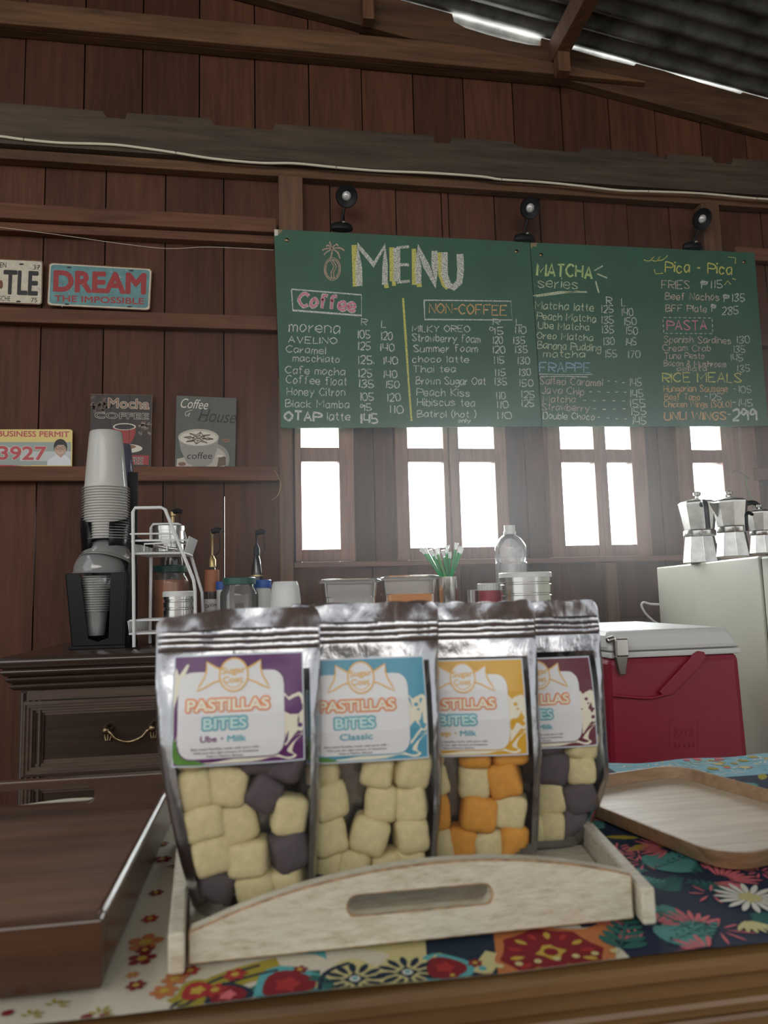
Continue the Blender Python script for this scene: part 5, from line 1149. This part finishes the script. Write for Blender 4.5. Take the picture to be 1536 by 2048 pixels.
# paisley and ornament blocks along the front
for (px, py, r, k1, k2, k3) in ((575, 1975, .020, 'aqua', 'maroon', 'red'), (890, 1935, .016, 'aqua', 'maroon', 'red'), (455, 1995, .013, 'ink', 'maroon', 'coral'), (395, 1985, .012, 'olive', 'red', 'gold')):
    x, y = G(px, py); circ(x, y, r, k1, 2, 18, 3, .12, .5); circ(x, y, r*.74, k2, 3, 16, 3, .1, .5); circ(x, y, r*.34, k3, 4, 10, 5, .2)
for (px, py) in ((710, 1962), (815, 1946)):
    x, y = G(px, py); circ(x, y, .021, 'lemon', 2, 20, 4, .15)
    for k in range(12): petal(x, y, 2*PI*k/12, .006, .018, .0022, 'ink', 3)
    circ(x, y, .0055, 'ink', 3, 12, 4, .3); circ(x, y, .0032, 'white', 4, 8); circ(x, y, .0018, 'aqua', 5, 8)
band(340, 2025, 560, 1935, 'olive', .020, 1, .10); band(352, 2023, 556, 1945, 'ink', .0024, 2, .10); band(340, 2018, 520, 1935, 'ink', .0024, 2, .10); band(620, 1960, 660, 1985, 'deepteal', .006, 3, .2)
band(500, 1988, 640, 1950, 'deepteal', .006, 1, .15); band(640, 1985, 700, 1930, 'ink', .003, 3, .2); band(870, 1925, 985, 1935, 'ink', .012, 1); band(960, 1945, 990, 1905, 'lemon', .012, 2)
for (px, py, r, k) in ((350, 1960, .008, 'rust'), (328, 1985, .008, 'rust'), (380, 1945, .006, 'red'), (470, 1955, .007, 'red'), (430, 1985, .007, 'red'), (265, 1950, .004, 'rust'), (272, 1972, .006, 'maroon'), (290, 1900, .006, 'maroon'), (300, 1840, .006, 'red'), (312, 1790, .006, 'maroon'), (325, 1720, .008, 'maroon'), (325, 1690, .006, 'maroon')):
    x, y = G(px, py); flower(x, y, r, 6, k, 'gold', 4)
for (px, py) in ((110, 2012), (60, 2035), (200, 2030)): x, y = G(px, py); spray(x, y, 1.2, .008, 5, 'olive', 3, .001, 3)
for (px, py) in ((15, 2028), (172, 2036), (208, 2034)): x, y = G(px, py); circ(x, y, .0032, 'maroon', 3, 8)
o = a.out('tablecloth'); tag(o, 'patterned tablecloth, cream folk print on the left and navy floral right', 'tablecloth')
for p in o.data.polygons: p.use_smooth = False

# ---------------------------------------------------------------- dark tray on the left
FL = CZ+.0025
DX, DF, DB = -.0925, .4462, .738
r = thing('dark_serving_tray', 'glossy dark brown wooden tray with slot handle, at the left front', 'tray', (-.28, .59, FL))
dx0 = -.50
b = B(); b.box(dx0, DX, DF, DF+.010, FL, .9244); b.out('front_wall', MW_dark, r, bevel=.0015)
b = B(); b.box(DX-.0065, DX, DF+.0101, DB-.0001, FL, .9244); b.out('side_wall', MW_dark, r, bevel=.0028)
b = B(); b.box(dx0, dx0+.0065, DF+.0101, DB-.0001, FL, .9244); b.out('side_wall', MW_dark, r, bevel=.0018)
b = B(); b.box(dx0+.007, DX-.007, DF+.0102, DB-.0002, FL+.012, FL+.016); b.out('tray_floor', MW_trayfloor_lit, r)
# back wall with the hand slot
sx0, sx1, sz0, sz1, zt_ = -.2985, -.1620, .9135, .9285, .9366
slot = [(sx1-.0075+.0075*math.cos(t), (sz0+sz1)/2+.0075*math.sin(t)) for t in [PI/2-PI*k/8 for k in range(9)]] + [(sx0+.0075+.0075*math.cos(t), (sz0+sz1)/2+.0075*math.sin(t)) for t in [-PI/2-PI*k/8 for k in range(9)]]
def slotted(name, outline, slot, y0, th, mat, root, bevel=.0012, xf=None):
    """flat board with an outline and a hole, both as (x, z), pushed back by th"""
    bm = bmesh.new(); ed = []
    for L in (outline, slot):
        v = [bm.verts.new((x, y0, z)) for x, z in L]
        for i in range(len(v)): ed.append(bm.edges.new((v[i], v[(i+1) % len(v)])))
    bmesh.ops.triangle_fill(bm, use_beauty=True, use_dissolve=False, edges=ed)
    rr = bmesh.ops.extrude_face_region(bm, geom=list(bm.faces)); vs = [g for g in rr['geom'] if isinstance(g, bmesh.types.BMVert)]
    bmesh.ops.translate(bm, vec=(0, th, 0), verts=vs)
    if xf is not None: bmesh.ops.transform(bm, matrix=xf, verts=bm.verts)
    q = B(); q.bm.free(); q.bm = bm; o = q.out(name, mat, root)
    bv = o.modifiers.new('edge', 'BEVEL'); bv.width = bevel; bv.segments = 2; bv.limit_method = 'ANGLE'; bv.angle_limit = math.radians(50)
    if isinstance(mat, (list, tuple)) and len(mat) > 1: bv.material = 1
    return o
slotted('handle_wall', [(dx0, FL), (DX, FL), (DX, .9244), (DX-.004, zt_), (dx0+.004, zt_), (dx0, .9244)], slot, DB, .010, MW_dark, r)

# ---------------------------------------------------------------- pale oak tray on the right
r = thing('oak_tray', 'pale oak tray with rounded corners and a curved rim, on the right', 'tray', (0, 0, 0))
ac = math.radians(13); oc = Vector((.388, .640)); hw, hd = .089, .118
def ring_pts(w, d, rad, z): return [Vector((oc.x+x*math.cos(ac)-y*math.sin(ac), oc.y+x*math.sin(ac)+y*math.cos(ac), z)) for x, y in roundrect(-w, -d, w, d, rad, 8)]
r.location = (oc.x, oc.y, FL)
def loft(b, rings, cap0=False, cap1=False):
    R_ = [[b.bm.verts.new(p) for p in q] for q in rings]
    for p, q in zip(R_, R_[1:]):
        for i in range(len(p)): j = (i+1) % len(p); b._f([p[i], p[j], q[j], q[i]])
    if cap0: b._f(R_[0][::-1])
    if cap1: b._f(R_[-1])
b = B(); loft(b, [ring_pts(hw-.010, hd-.010, .022, FL), ring_pts(hw-.006, hd-.006, .026, FL+.0015), ring_pts(hw-.001, hd-.001, .031, FL+.012), ring_pts(hw, hd, .032, FL+.0150), ring_pts(hw-.002, hd-.002, .030, FL+.0152), ring_pts(hw-.0035, hd-.0035, .0285, FL+.013), ring_pts(hw-.0075, hd-.0075, .0245, FL+.0042)], True)
b.out('rim', MW_oakedge, r, smooth=40)
b = B(); loft(b, [ring_pts(hw-.0077, hd-.0077, .0243, FL+.0040), ring_pts(hw-.012, hd-.012, .020, FL+.0030)], False, True); b.out('tray_floor', MW_oak, r, smooth=40)

# ---------------------------------------------------------------- white distressed tray
YT = .462
r = thing('white_wooden_tray', 'distressed white wooden tray with arched handle end, holding the candy pouches', 'tray', (.09, .56, FL), 0)
XL, XR, YTB = -.052, .235, .690
def archz(x):
    u = (x-.105)/.15; return FL+.0185+.0270*max(0, 1-u*u)**.9 - .004*u*(u < 0)*0
ar = [(XL+.004+(XR-XL-.008)*i/28, archz(XL+.004+(XR-XL-.008)*i/28)) for i in range(29)]
sc0, sz = (.0915, FL+.0245), .0058
def tilt(x, z): return z + .05*(x-.09)*0
s0, s1 = .052, .131
slot = [(s1+sz*math.cos(t), sc0[1]-.0008+sz*math.sin(t)) for t in [PI/2-PI*k/8 for k in range(9)]] + [(s0+sz*math.cos(t), sc0[1]-.0005+sz*math.sin(t)) for t in [-PI/2-PI*k/8 for k in range(9)]]
out = [(XL+.004, FL), (XR-.004, FL)] + ar[::-1]
slotted('handle_end', out, slot, YT, .0105, [M_wash, M_worn], r, .0012)
slotted('handle_end', [(.0915+(x-.0915)*1.19+.004, z) for x, z in out], slot, YTB-.0105, .0105, [M_wash, M_worn], r, .0012)
for x0, x1, fl in ((XL-.006, XL+.0035, -.022), (XR-.0035, XR+.006, .036)):
    b = B(); vs = b.box(x0, x1, YT-.010, YTB+.008, FL, FL+.0225)
    for v in vs:
        if v.co.y > .6: v.co.x += fl
    o = b.out('side_rail', [M_wash, M_worn], r); bv = o.modifiers.new('edge', 'BEVEL'); bv.width = .0018; bv.segments = 3
b = B(); vs = b.box(XL+.0037, XR-.0037, YT+.0107, YTB-.0107, FL+.001, FL+.006)
for v in vs:
    if v.co.y > .6: v.co.x += -.020 if v.co.x < .1 else .033
b.out('tray_floor', M_wash, r)
TF = FL+.0064

# ---------------------------------------------------------------- candy pouches
from mathutils import noise as mnoise
PW = .112
M_lwhite = plain('label_white', (.70, .70, .71), .35); M_lcream = plain('label_cream', (.74, .70, .56), .35); M_lorange = plain('label_orange', (.72, .22, .06), .35); M_lteal = plain('label_teal', (.09, .36, .44), .35); M_lpale = plain('label_pale_teal', (.50, .68, .66), .35); M_lgold = plain('label_gold', (.72, .42, .10), .35); M_ltext = plain('label_black_text', (.05, .05, .06), .4); M_lgreen = plain('label_leaf_green', (.08, .22, .03), .4); M_ledge = plain('label_paper_edge', (.60, .66, .74), .35)
def pouch(label, px_c, yc, hgt, lab_z0, colour, flav, seed, rot=0., lean=0., capcol=None, wl=.086, tl=.009, tr=.009, ts=.6):
    xw = aty(px_c, 1450, yc).x
    r = thing('candy_pouch', label, 'pouch', (xw, yc, TF), rotz=rot, group='silver zip pouches of pastillas')
    Tm = .0168; H = hgt; rs = random.Random(seed); sd = Vector((rs.uniform(0, 50), rs.uniform(0, 50), 0))
    def prof(s): 
        tab = [(0, .90), (.05, 1), (.55, 1), (.66, .82), (.76, .45), (.85, .10), (.88, .05), (1, .04)]
        for (a0, v0), (a1, v1) in zip(tab, tab[1:]):
            if s <= a1: return v0+(v1-v0)*(s-a0)/(a1-a0)
        return .04
    def hwid(s):
        w = PW/2-(tl+tr)/2*(1-min(1, s/ts))**1.3
        if s > .965: w -= .004*((s-.965)/.035)**2
        if s < .03: w -= .004*(1-s/.03)**2
        return w
    def S(u, s, side, off=0., crump=1.):
        """point of the pouch: u across (-1..1), s up (0..1), side -1 front, +1 back"""
        t = Tm*prof(s)*max(0., 1-abs(u)**5)**.55
        x = u*hwid(s)+(tl-tr)/2*(1-min(1, s/ts))**1.3; z = s*H
        n = mnoise.noise(Vector((x*55, z*40, side*3))+sd); n2 = mnoise.noise(Vector((x*170, z*120, side*5))+sd)
        edge = max(0., (abs(u)-.80)/.20)
        cr = crump*(n*.0012+n2*.0006)*(1-prof(s) + .8*edge)
        com = .0035*math.sin(3.0*u+seed)*max(0, (s-.80)/.20) + .0022*n*max(0, (s-.86)/.14)+ .003*mnoise.noise(Vector((z*30, side*0, seed*3.1)))*edge
        zz = z - (.0065*max(0, -u-.2)*max(0, (s-.9)/.1) if seed == 1 else .003*n*max(0, (s-.93)/.07))
        return Vector((x, side*(t+.0004)+com+cr*.8-(0 if side > 0 else off)+lean*z, max(zz, .0004)))
    Mw = Matrix.Translation((xw, yc, TF)) @ Matrix.Rotation(rot, 4, 'Z')
    nu, ns = 56, 84
    us = [-1+2*i/nu for i in range(nu+1)]; ss = [j/ns for j in range(ns+1)]
    F = B(); Wn = B(); gf = [[None]*(nu+1) for _ in range(ns+1)]; gw = [[None]*(nu+1) for _ in range(ns+1)]; gb = [[None]*(nu+1) for _ in range(ns+1)]
    def vert(bb, g, j, i, side):
        if g[j][i] is None: g[j][i] = bb.bm.verts.new(Mw @ S(us[i], ss[j], side))
        return g[j][i]
    lim_l = .86 if seed != 1 else .80
    for j in range(ns):
        for i in range(nu):
            u, s = (us[i]+us[i+1])/2, (ss[j]+ss[j+1])/2
            film = -lim_l < u < .87 and s < .79 and s > .035+.17*max(0, abs(u)-.35)**1.6
            bb, g = (Wn, gw) if film else (F, gf)
            bb._f([vert(bb, g, j, i, -1), vert(bb, g, j, i+1, -1), vert(bb, g, j+1, i+1, -1), vert(bb, g, j+1, i, -1)])
            F._f([vert(F, gb, j, i+1, 1), vert(F, gb, j, i, 1), vert(F, gb, j+1, i, 1), vert(F, gb, j+1, i+1, 1)])
    for i in range(nu):   # gusseted base
        F._f([vert(F, gb, 0, i, 1), vert(F, gb, 0, i+1, 1), vert(F, gf, 0, i+1, -1), vert(F, gf, 0, i, -1)])
    F.out('foil_body', M_foil, r, smooth=180); Wn.out('window_film', M_film, r, smooth=180)
    # zip closure: two pressed ridges
    b = B(); sz_ = .90*.197/H
    for k, (s0, amp) in enumerate(((.872, .0011), (.892, .0013), (.915, .0009))):
        rows = []
        for dz, o in ((-.0035, 0), (-.002, amp), (0, amp*1.3), (.002, amp), (.0035, 0)):
            rows.append([b.bm.verts.new(Mw @ S(-.975+1.95*i/40, s0+dz/H, -1, .0003+o)) for i in range(41)])
        for p, q in zip(rows, rows[1:]):
            for i in range(40): b._f([p[i], p[i+1], q[i+1], q[i]])
    b.out('zip_strip', M_foil, r, smooth=180)
    # paper label on the front
    Hl = .0700
    def FLb(x, y, l=0):
        """label millimetres (x right, y down) on to the pouch front"""
        z = lab_z0+(70-y)*.001*Hl/.070; s = z/H; xx = (x-43)*.001*wl/.086
        return Mw @ S(max(-.98, min(.98, (xx-(tl-tr)/2*(1-min(1, s/ts))**1.3)/hwid(s))), s, -1, .0007+.00016*l, .25)
    a = Art(FLb, {'bg': colour, 'white': M_lwhite, 'cream': M_lcream, 'orange': M_lorange, 'teal': M_lteal, 'pale': M_lpale, 'gold': M_lgold, 'ink': M_ltext, 'green': M_lgreen, 'cap': capcol or M_lteal, 'edge': M_ledge})
    a.rect(-.6, -.6, 86.6, 70.6, 'edge', 0, 30, 24); a.rect(.4, .4, 85.6, 69.6, 'bg', 2, 30, 24)
    def blob(pts, k, l): 
        P = smoothpts([Vector((x, y, 0)) for x, y in pts], 4, True); cx = sum(p.x for p in P)/len(P); cy = sum(p.y for p in P)/len(P); a.fan(cx, cy, [(p.x, p.y) for p in P], k, l)
    blob([(72, 27), (76, 29), (79, 27.5), (85.5, 28), (85.5, 50), (82, 51), (78, 55), (73, 60), (71, 50)], 'cream', 3)
    blob([(10, 68.5), (30, 66), (60, 66.5), (72, 60), (80, 54), (85.5, 53), (80, 58), (78, 64), (81, 67), (76, 69), (66, 66.8), (50, 69)], 'cream', 3)
    for x, y, q in ((78.5, 33, 1.6), (80, 36.5, 1.0), (83.5, 47.5, 1.8)): a.ell(x, y, q, q*.8, 'bg', 4, 12)
    blob([(.5, 10), (3, 12), (5, 9.5), (8, 5.5), (9.5, 6), (7, 9.5), (5, 14), (5, 40), (.5, 55)], 'cream', 3)
    blob([(.4, 52), (3, 62), (12, 66.5), (22, 69.3), (8, 69.3), (.4, 67)], 'green', 4)
    # white panel with rounded corners, subdivided to follow the bulge
    xs = [3+70*i/14 for i in range(15)]
    def yb(x, top):
        d = min(x-3, 73-x); rr = 9
        if d >= rr: e = 0
        else: e = rr-math.sqrt(max(0, rr*rr-(rr-d)**2))
        return 10.6+e if top else 66-e
    xs = sorted(set(xs+[3, 3.7, 5, 7, 9.5, 66.5, 69, 71, 72.3, 73])); a.m('white')
    for x0, x1 in zip(xs, xs[1:]):
        for k in range(10):
            f = lambda x, t: a.F(x, yb(x, 1)+(yb(x, 0)-yb(x, 1))*t, 5)
            a.b.poly([f(x0, k/10), f(x1, k/10), f(x1, (k+1)/10), f(x0, (k+1)/10)])
    a.stroke([(x, yb(x, 0)) for x in xs], .7, 'bg', 6); a.stroke([(73, 18), (73, 58)], .6, 'bg', 6)
    # wrapped sweet logo
    lw = [(32, 10), (27, 7.5), (21, 4), (21.2, 9), (20, 14), (17, 19), (15.2, 22.6), (20, 20.6), (26, 17.4), (32, 15.6)]
    rw = [(78.5-x, y) for x, y in lw]
    for P, c in ((lw, (24, 13)), (rw, (54.5, 13))): a.fan(c[0], c[1], P, 'white', 7); a.stroke(P, 1.1, 'gold', 8, closed=True)
    a.ell(39.3, 12.8, 9.4, 10.6, 'white', 9, 30); a.stroke([(39.3+9.4*math.cos(t*PI/18), 12.8+10.6*math.sin(t*PI/18)) for t in range(36)], 1.1, 'gold', 10, closed=True)
    a.stroke([(39.3+7.2*math.cos(t*PI/18), 12.8+8.4*math.sin(t*PI/18)) for t in range(3, 16)], .7, 'gold', 10)
    a.text('Sugar', 31.5, 12.2, 47.2, 11.6, 4.4, 'gold', 11, .03); a.text('Coat', 32.2, 18.0, 45.4, 17.6, 4.2, 'gold', 11, .03)
    a.text('PASTILLAS', 9.2, 35.2, 62.8, 35.2, 7.2, 'orange', 7, .185); a.text('PASTILLAS', 9.2, 35.2, 62.8, 35.2, 7.2, 'cream', 9, .045)
    a.text('BITES', 20, 46.8, 47.8, 46.8, 7.0, 'teal', 7, .185); a.text('BITES', 20, 46.8, 47.8, 46.8, 7.0, 'pale', 9, .045)
    if '+' in flav:
        n1, n2 = flav.split('+'); a.text(n1.strip(), 18.0, 55, 28.5, 55, 4.0, 'cap', 7, .03); a.text('+', 31.0, 54.4, 33.0, 54.4, 2.6, 'cap', 7, .02); a.text(n2.strip(), 35.5, 55.2, 47.5, 55.2, 4.0, 'teal', 7, .035)
    else: a.text(flav, 23, 55, 46, 55, 4.4, 'teal', 7, .03)
    for s_, x0, x1, y in (('Bite-sized Pastillas made with pure milk -', 12, 57.5, 60.0), ('With just the right amount of sweetness.', 13.5, 56, 62.4), ('Made in Malolos, Bulacan.', 22, 46, 64.7)): a.text(s_, x0, y, x1, y, 1.35, 'ink', 7, .01)
    a.out('label', r, label='%s paper label with candy logo' % flav.lower())
    return r, Mw, (lambda z: (hwid(z/H), (tl-tr)/2*(1-min(1, z/H/ts))**1.3))
def lab(n, c): return plain('label_'+n, c, .35)
L_pur, L_blue, L_yel, L_mar = lab('purple', (.105, .022, .125)), lab('sky_blue', (.075, .30, .42)), lab('amber', (.62, .34, .03)), lab('maroon', (.125, .020, .038))
M_candy = {k: plain('pastillas_'+k, c, .75, vary=.10, vscale=220, bmp=.15) for k, c in dict(cream=(.60, .51, .27), purple=(.078, .058, .066), orange=(.62, .27, .035)).items()}
for m in M_candy.values():
    p_ = m.node_tree.nodes['Principled BSDF']; p_.inputs['Subsurface Weight'].default_value = .0
def candy_mesh(dims, mat, sd):
    bm = bmesh.new(); bmesh.ops.create_cube(bm, size=1.0); bmesh.ops.subdivide_edges(bm, edges=bm.edges, cuts=5, use_grid_fill=True)
    e = 5.5
    for v in bm.verts:
        p = v.co*2; L = (abs(p.x)**e+abs(p.y)**e+abs(p.z)**e)**(1/e); p = p/L*1.12
        k = 1+.07*mnoise.noise(p*1.3+Vector((sd*7.1, sd*3.3, 0)))
        v.co = Vector((p.x*dims[0]/2*k, p.y*dims[1]/2*k, p.z*dims[2]/2*k))
    me = bpy.data.meshes.new('pastillas_candy'); bm.to_mesh(me); bm.free(); me.materials.append(mat); me.shade_smooth(); return me
CANDY = [[[0.005,0.0007,0.0132,0.707,-0.0,-0.707,-0.0,0.0208,0.0247,0.0242],[0.0331,-0.0007,0.014,0.0,0.004,-1.0,0.0,0.0202,0.0246,0.0224],[-0.0338,0.0021,0.0146,0.0,0.0,-1.0,-0.0,0.0218,0.0202,0.0236],[-0.0003,0.0006,0.0336,1.0,-0.0,0.0,-0.008,0.0251,0.0251,0.0206],[0.0328,-0.0003,0.0363,1.0,-0.0,0.0,0.012,0.0228,0.0254,0.0228],[-0.0322,0.0008,0.0376,1.0,0.0,0.0,0.0,0.0242,0.0252,0.0231],[-0.008,0.0021,0.0561,1.0,-0.0,0.0,0.0,0.0247,0.022,0.025],[0.034,-0.0009,0.0591,0.707,-0.0,0.707,-0.0,0.0233,0.0203,0.0214],[-0.0324,-0.0023,0.0592,0.707,0.0,-0.707,-0.0,0.0207,0.021,0.0247],[0.0143,0.0005,0.0754,0.834,-0.0,-0.552,0.0,0.0209,0.0229,0.021],[-0.0342,-0.0007,0.0808,0.707,0.0,-0.707,-0.0,0.0233,0.0222,0.021],[-0.0115,0.0002,0.0814,0.0,0.0,-1.0,-0.0,0.0249,0.0241,0.0245],[0.0335,0.0004,0.0944,0.707,-0.0,-0.707,0.0,0.0231,0.0252,0.0223],[0.0117,-0.0008,0.1009,1.0,-0.0,0.006,-0.0,0.0218,0.0219,0.0244],[-0.0326,0.0025,0.1039,0.0,0.0,1.0,0.0,0.0241,0.0208,0.0212]],[[0.0142,-0.0008,0.013,1.0,0.0,-0.0,-0.001,0.0204,0.0233,0.0203],[0.0343,-0.0005,0.0135,0.0,-0.002,-1.0,0.0,0.0205,0.0224,0.0214],[-0.0129,-0.0004,0.0142,0.707,0.0,0.707,-0.0,0.0228,0.0244,0.0204],[-0.0337,0.0018,0.0146,1.0,0.0,0.0,-0.0,0.0218,0.0209,0.0236],[0.0341,-0.0003,0.0348,0.707,-0.002,0.707,0.002,0.0218,0.0245,0.0211],[0.0005,-0.0009,0.0363,0.762,-0.012,-0.647,-0.01,0.0228,0.023,0.0243],[-0.0328,-0.0015,0.0382,0.707,-0.004,0.707,0.004,0.0242,0.0209,0.0227],[0.0338,0.0,0.0568,1.0,0.0,-0.0,0.006,0.0214,0.0232,0.0229],[0.0111,0.0016,0.0576,0.762,0.004,-0.647,0.004,0.0234,0.0228,0.0213],[-0.0321,-0.0002,0.0617,0.707,0.004,-0.707,0.004,0.0236,0.0255,0.0246],[0.0331,-0.0002,0.0802,0.0,-0.003,-1.0,-0.0,0.0231,0.0249,0.0245],[0.0085,-0.0008,0.0804,0.65,0.055,0.755,-0.064,0.0213,0.0205,0.0209],[-0.0336,0.0012,0.0838,0.707,-0.004,-0.707,-0.004,0.0212,0.021,0.0219],[0.0093,0.0011,0.1035,0.758,0.001,-0.652,0.001,0.0253,0.0238,0.0231],[0.0335,0.0007,0.1037,0.0,0.001,-1.0,-0.0,0.0224,0.0221,0.0232],[-0.0319,-0.0003,0.1054,0.0,-0.0,-1.0,-0.0,0.0255,0.0226,0.0227]],[[0.0137,0.0002,0.0135,0.707,0.001,-0.707,0.001,0.0214,0.023,0.0221],[-0.0108,0.001,0.0148,1.0,0.0,0.0,0.018,0.0231,0.0211,0.024],[0.0345,-0.0016,0.0154,0.707,0.0,0.707,-0.0,0.0251,0.0222,0.0201],[-0.0334,-0.0005,0.0155,0.707,0.006,-0.707,0.006,0.0253,0.0208,0.0221],[0.0053,0.0002,0.0383,0.0,-0.009,-1.0,-0.0,0.0248,0.0255,0.0237],[0.0312,0.0014,0.0396,0.0,0.012,1.0,-0.0,0.0248,0.0227,0.024],[-0.0335,-0.0017,0.0401,0.707,-0.0,0.707,0.0,0.0246,0.0232,0.0216],[0.0034,0.002,0.0615,0.707,-0.016,-0.707,-0.016,0.0233,0.0218,0.0221],[0.028,0.0002,0.0628,0.0,-0.017,-1.0,-0.0,0.0224,0.0246,0.0232],[-0.0328,-0.0005,0.0628,0.0,0.011,-1.0,0.0,0.0231,0.0251,0.0216],[0.0055,0.0003,0.0848,0.0,0.027,1.0,0.0,0.022,0.0239,0.0241],[-0.0339,-0.0002,0.085,1.0,-0.0,0.0,0.009,0.0211,0.0223,0.0234],[0.032,-0.0007,0.0853,1.0,0.0,0.0,-0.0,0.025,0.0202,0.0224],[-0.032,-0.0006,0.1078,0.707,-0.0,-0.707,-0.0,0.0228,0.0224,0.024],[0.0322,-0.0011,0.1085,0.707,0.0,-0.707,0.0,0.0248,0.0221,0.0248],[-0.0082,-0.0024,0.1085,0.707,0.707,-0.017,-0.017,0.0224,0.0239,0.0206]],[[-0.0335,0.0029,0.0135,0.707,-0.001,-0.707,-0.001,0.0214,0.0206,0.0222],[-0.0104,-0.0004,0.0137,0.0,-0.005,-1.0,-0.0,0.0244,0.0211,0.0218],[0.0141,0.0002,0.0147,0.707,0.0,0.707,-0.0,0.0237,0.0228,0.021],[0.0345,-0.0011,0.0151,0.707,0.0,-0.707,-0.0,0.0245,0.0203,0.0203],[-0.0334,-0.0008,0.0345,0.707,-0.001,-0.707,-0.001,0.0213,0.023,0.0216],[0.032,-0.001,0.0381,0.0,0.001,1.0,0.0,0.0253,0.0243,0.0223],[0.0062,0.0019,0.0384,0.016,0.001,1.0,0.0,0.0239,0.0218,0.0243],[-0.0177,-0.0008,0.0551,1.0,0.0,-0.0,0.005,0.0231,0.025,0.0206],[0.0324,-0.0025,0.0593,1.0,-0.0,0.0,-0.002,0.022,0.0217,0.0206],[0.0061,-0.0017,0.0621,0.695,0.003,-0.719,0.003,0.0238,0.0204,0.0251],[-0.0329,0.0017,0.0761,0.999,0.0,-0.005,-0.044,0.0217,0.0202,0.022],[0.0322,-0.0003,0.0799,0.707,-0.0,-0.707,-0.0,0.0212,0.0248,0.025],[0.0026,-0.0,0.0852,1.0,-0.0,-0.016,0.015,0.0233,0.0254,0.0234],[-0.0329,0.001,0.0976,0.71,0.0,0.704,0.0,0.0217,0.0214,0.0233],[0.0339,0.0009,0.1019,0.707,-0.001,0.707,0.001,0.0236,0.0238,0.0215],[-0.009,-0.0002,0.1083,0.719,0.0,0.695,0.0,0.0243,0.0223,0.0255]]]
specs = [('leftmost silver pouch with purple label, purple and cream candies', 480, .5225, .198, .0965, L_pur, 'Ube + Milk', 1, 0.0, 0.0, lab('ube_text', (.16, .02, .14)), 'purple', {2, 4, 9, 12, 13}),
         ('silver pouch with sky-blue label and all-cream candies, second from left', 731, .541, .199, .089, L_blue, 'Classic', 2, math.radians(-2), 0.0, None, None, set()),
         ('silver pouch with amber yellow label and orange candies', 936, .566, .197, .0825, L_yel, 'Mango + Milk', 3, math.radians(-11), 0.0, M_lgold, 'orange', {1, 2, 4, 8, 10, 12, 14, 6}),
         ('rightmost silver pouch with maroon label, dark and cream candies', 1080, .592, .196, .079, L_mar, 'Choco + Milk', 4, math.radians(-3), 0.0, lab('choco_text', (.10, .03, .02)), 'purple', {0, 3, 5, 7, 9, 12, 14})]
cname = ['purple-labelled', 'sky-blue-labelled', 'yellow-labelled', 'maroon-labelled']; ck = {'purple': 'dark purple', 'orange': 'orange', 'cream': 'cream'}
for i, sp in enumerate(specs):
    r, Mw, fit = pouch(*sp[:11], wl=.086 if i < 3 else .084, tl=(.025, .010, .010, .004)[i], tr=(.006, .008, .008, .026)[i], ts=(.6, .4, .4, .25)[i])
    for k, c in enumerate(CANDY[i]):
        kind = sp[11] if (k in sp[12]) else 'cream'
        o = bpy.data.objects.new('pastillas_candy', candy_mesh(c[7:10], M_candy[kind], i*40+k)); COL.objects.link(o)
        o.matrix_world = Mw @ Matrix.Translation((c[0]*fit(c[2])[0]/.0585+fit(c[2])[1], c[1], c[2]-.0015)) @ Matrix.Rotation(random.uniform(-.28, .28), 4, 'Y') @ Matrix.Rotation(random.uniform(-.3, .3), 4, 'Z') @ Quaternion(c[3:7]).to_matrix().to_4x4()
        w = 'dark cocoa' if (i == 3 and kind == 'purple') else ck[kind]
        tag(o, '%s cube candy inside the %s pouch' % (w, cname[i]), 'candy', '%s candies in the %s pouch' % (w, cname[i]))

# ---------------------------------------------------------------- added scatter volume imitating lens glare around the windows
m, nt, p, o = newmat('window_haze'); nt.nodes.remove(p)
vs = N(nt, 'ShaderNodeVolumeScatter'); vs.inputs['Color'].default_value = (.97, .98, 1, 1); vs.inputs['Anisotropy'].default_value = .35
g_ = nt.nodes.new('ShaderNodeTexCoord'); sp_ = nt.nodes.new('ShaderNodeSeparateXYZ'); nt.links.new(g_.outputs['Generated'], sp_.inputs[0])
acc = None
for ax in ('X', 'Z'):          # thins out softly towards the sides, the top and the bottom
    mr = N(nt, 'ShaderNodeMath', operation='PINGPONG'); mr.inputs[1].default_value = .5; nt.links.new(sp_.outputs[ax], mr.inputs[0])
    k = N(nt, 'ShaderNodeMapRange', interpolation_type='SMOOTHSTEP'); k.inputs['From Max'].default_value = .42; nt.links.new(mr.outputs[0], k.inputs['Value'])
    if acc is None: acc = k.outputs[0]
    else:
        q_ = N(nt, 'ShaderNodeMath', operation='MULTIPLY'); nt.links.new(acc, q_.inputs[0]); nt.links.new(k.outputs[0], q_.inputs[1]); acc = q_.outputs[0]
q_ = N(nt, 'ShaderNodeMath', operation='MULTIPLY'); q_.inputs[1].default_value = .13; nt.links.new(acc, q_.inputs[0]); nt.links.new(q_.outputs[0], vs.inputs['Density'])
nt.links.new(vs.outputs[0], o.inputs['Volume'])
b = B(); b.box(-.55, 2.25, 1.15, W-.07, .75, 2.15); gl_vol = b.out('haze', m)
gl_vol['kind'] = 'stuff'; tag(gl_vol, 'thin scattering volume added for the lens glare before the windows', 'haze')
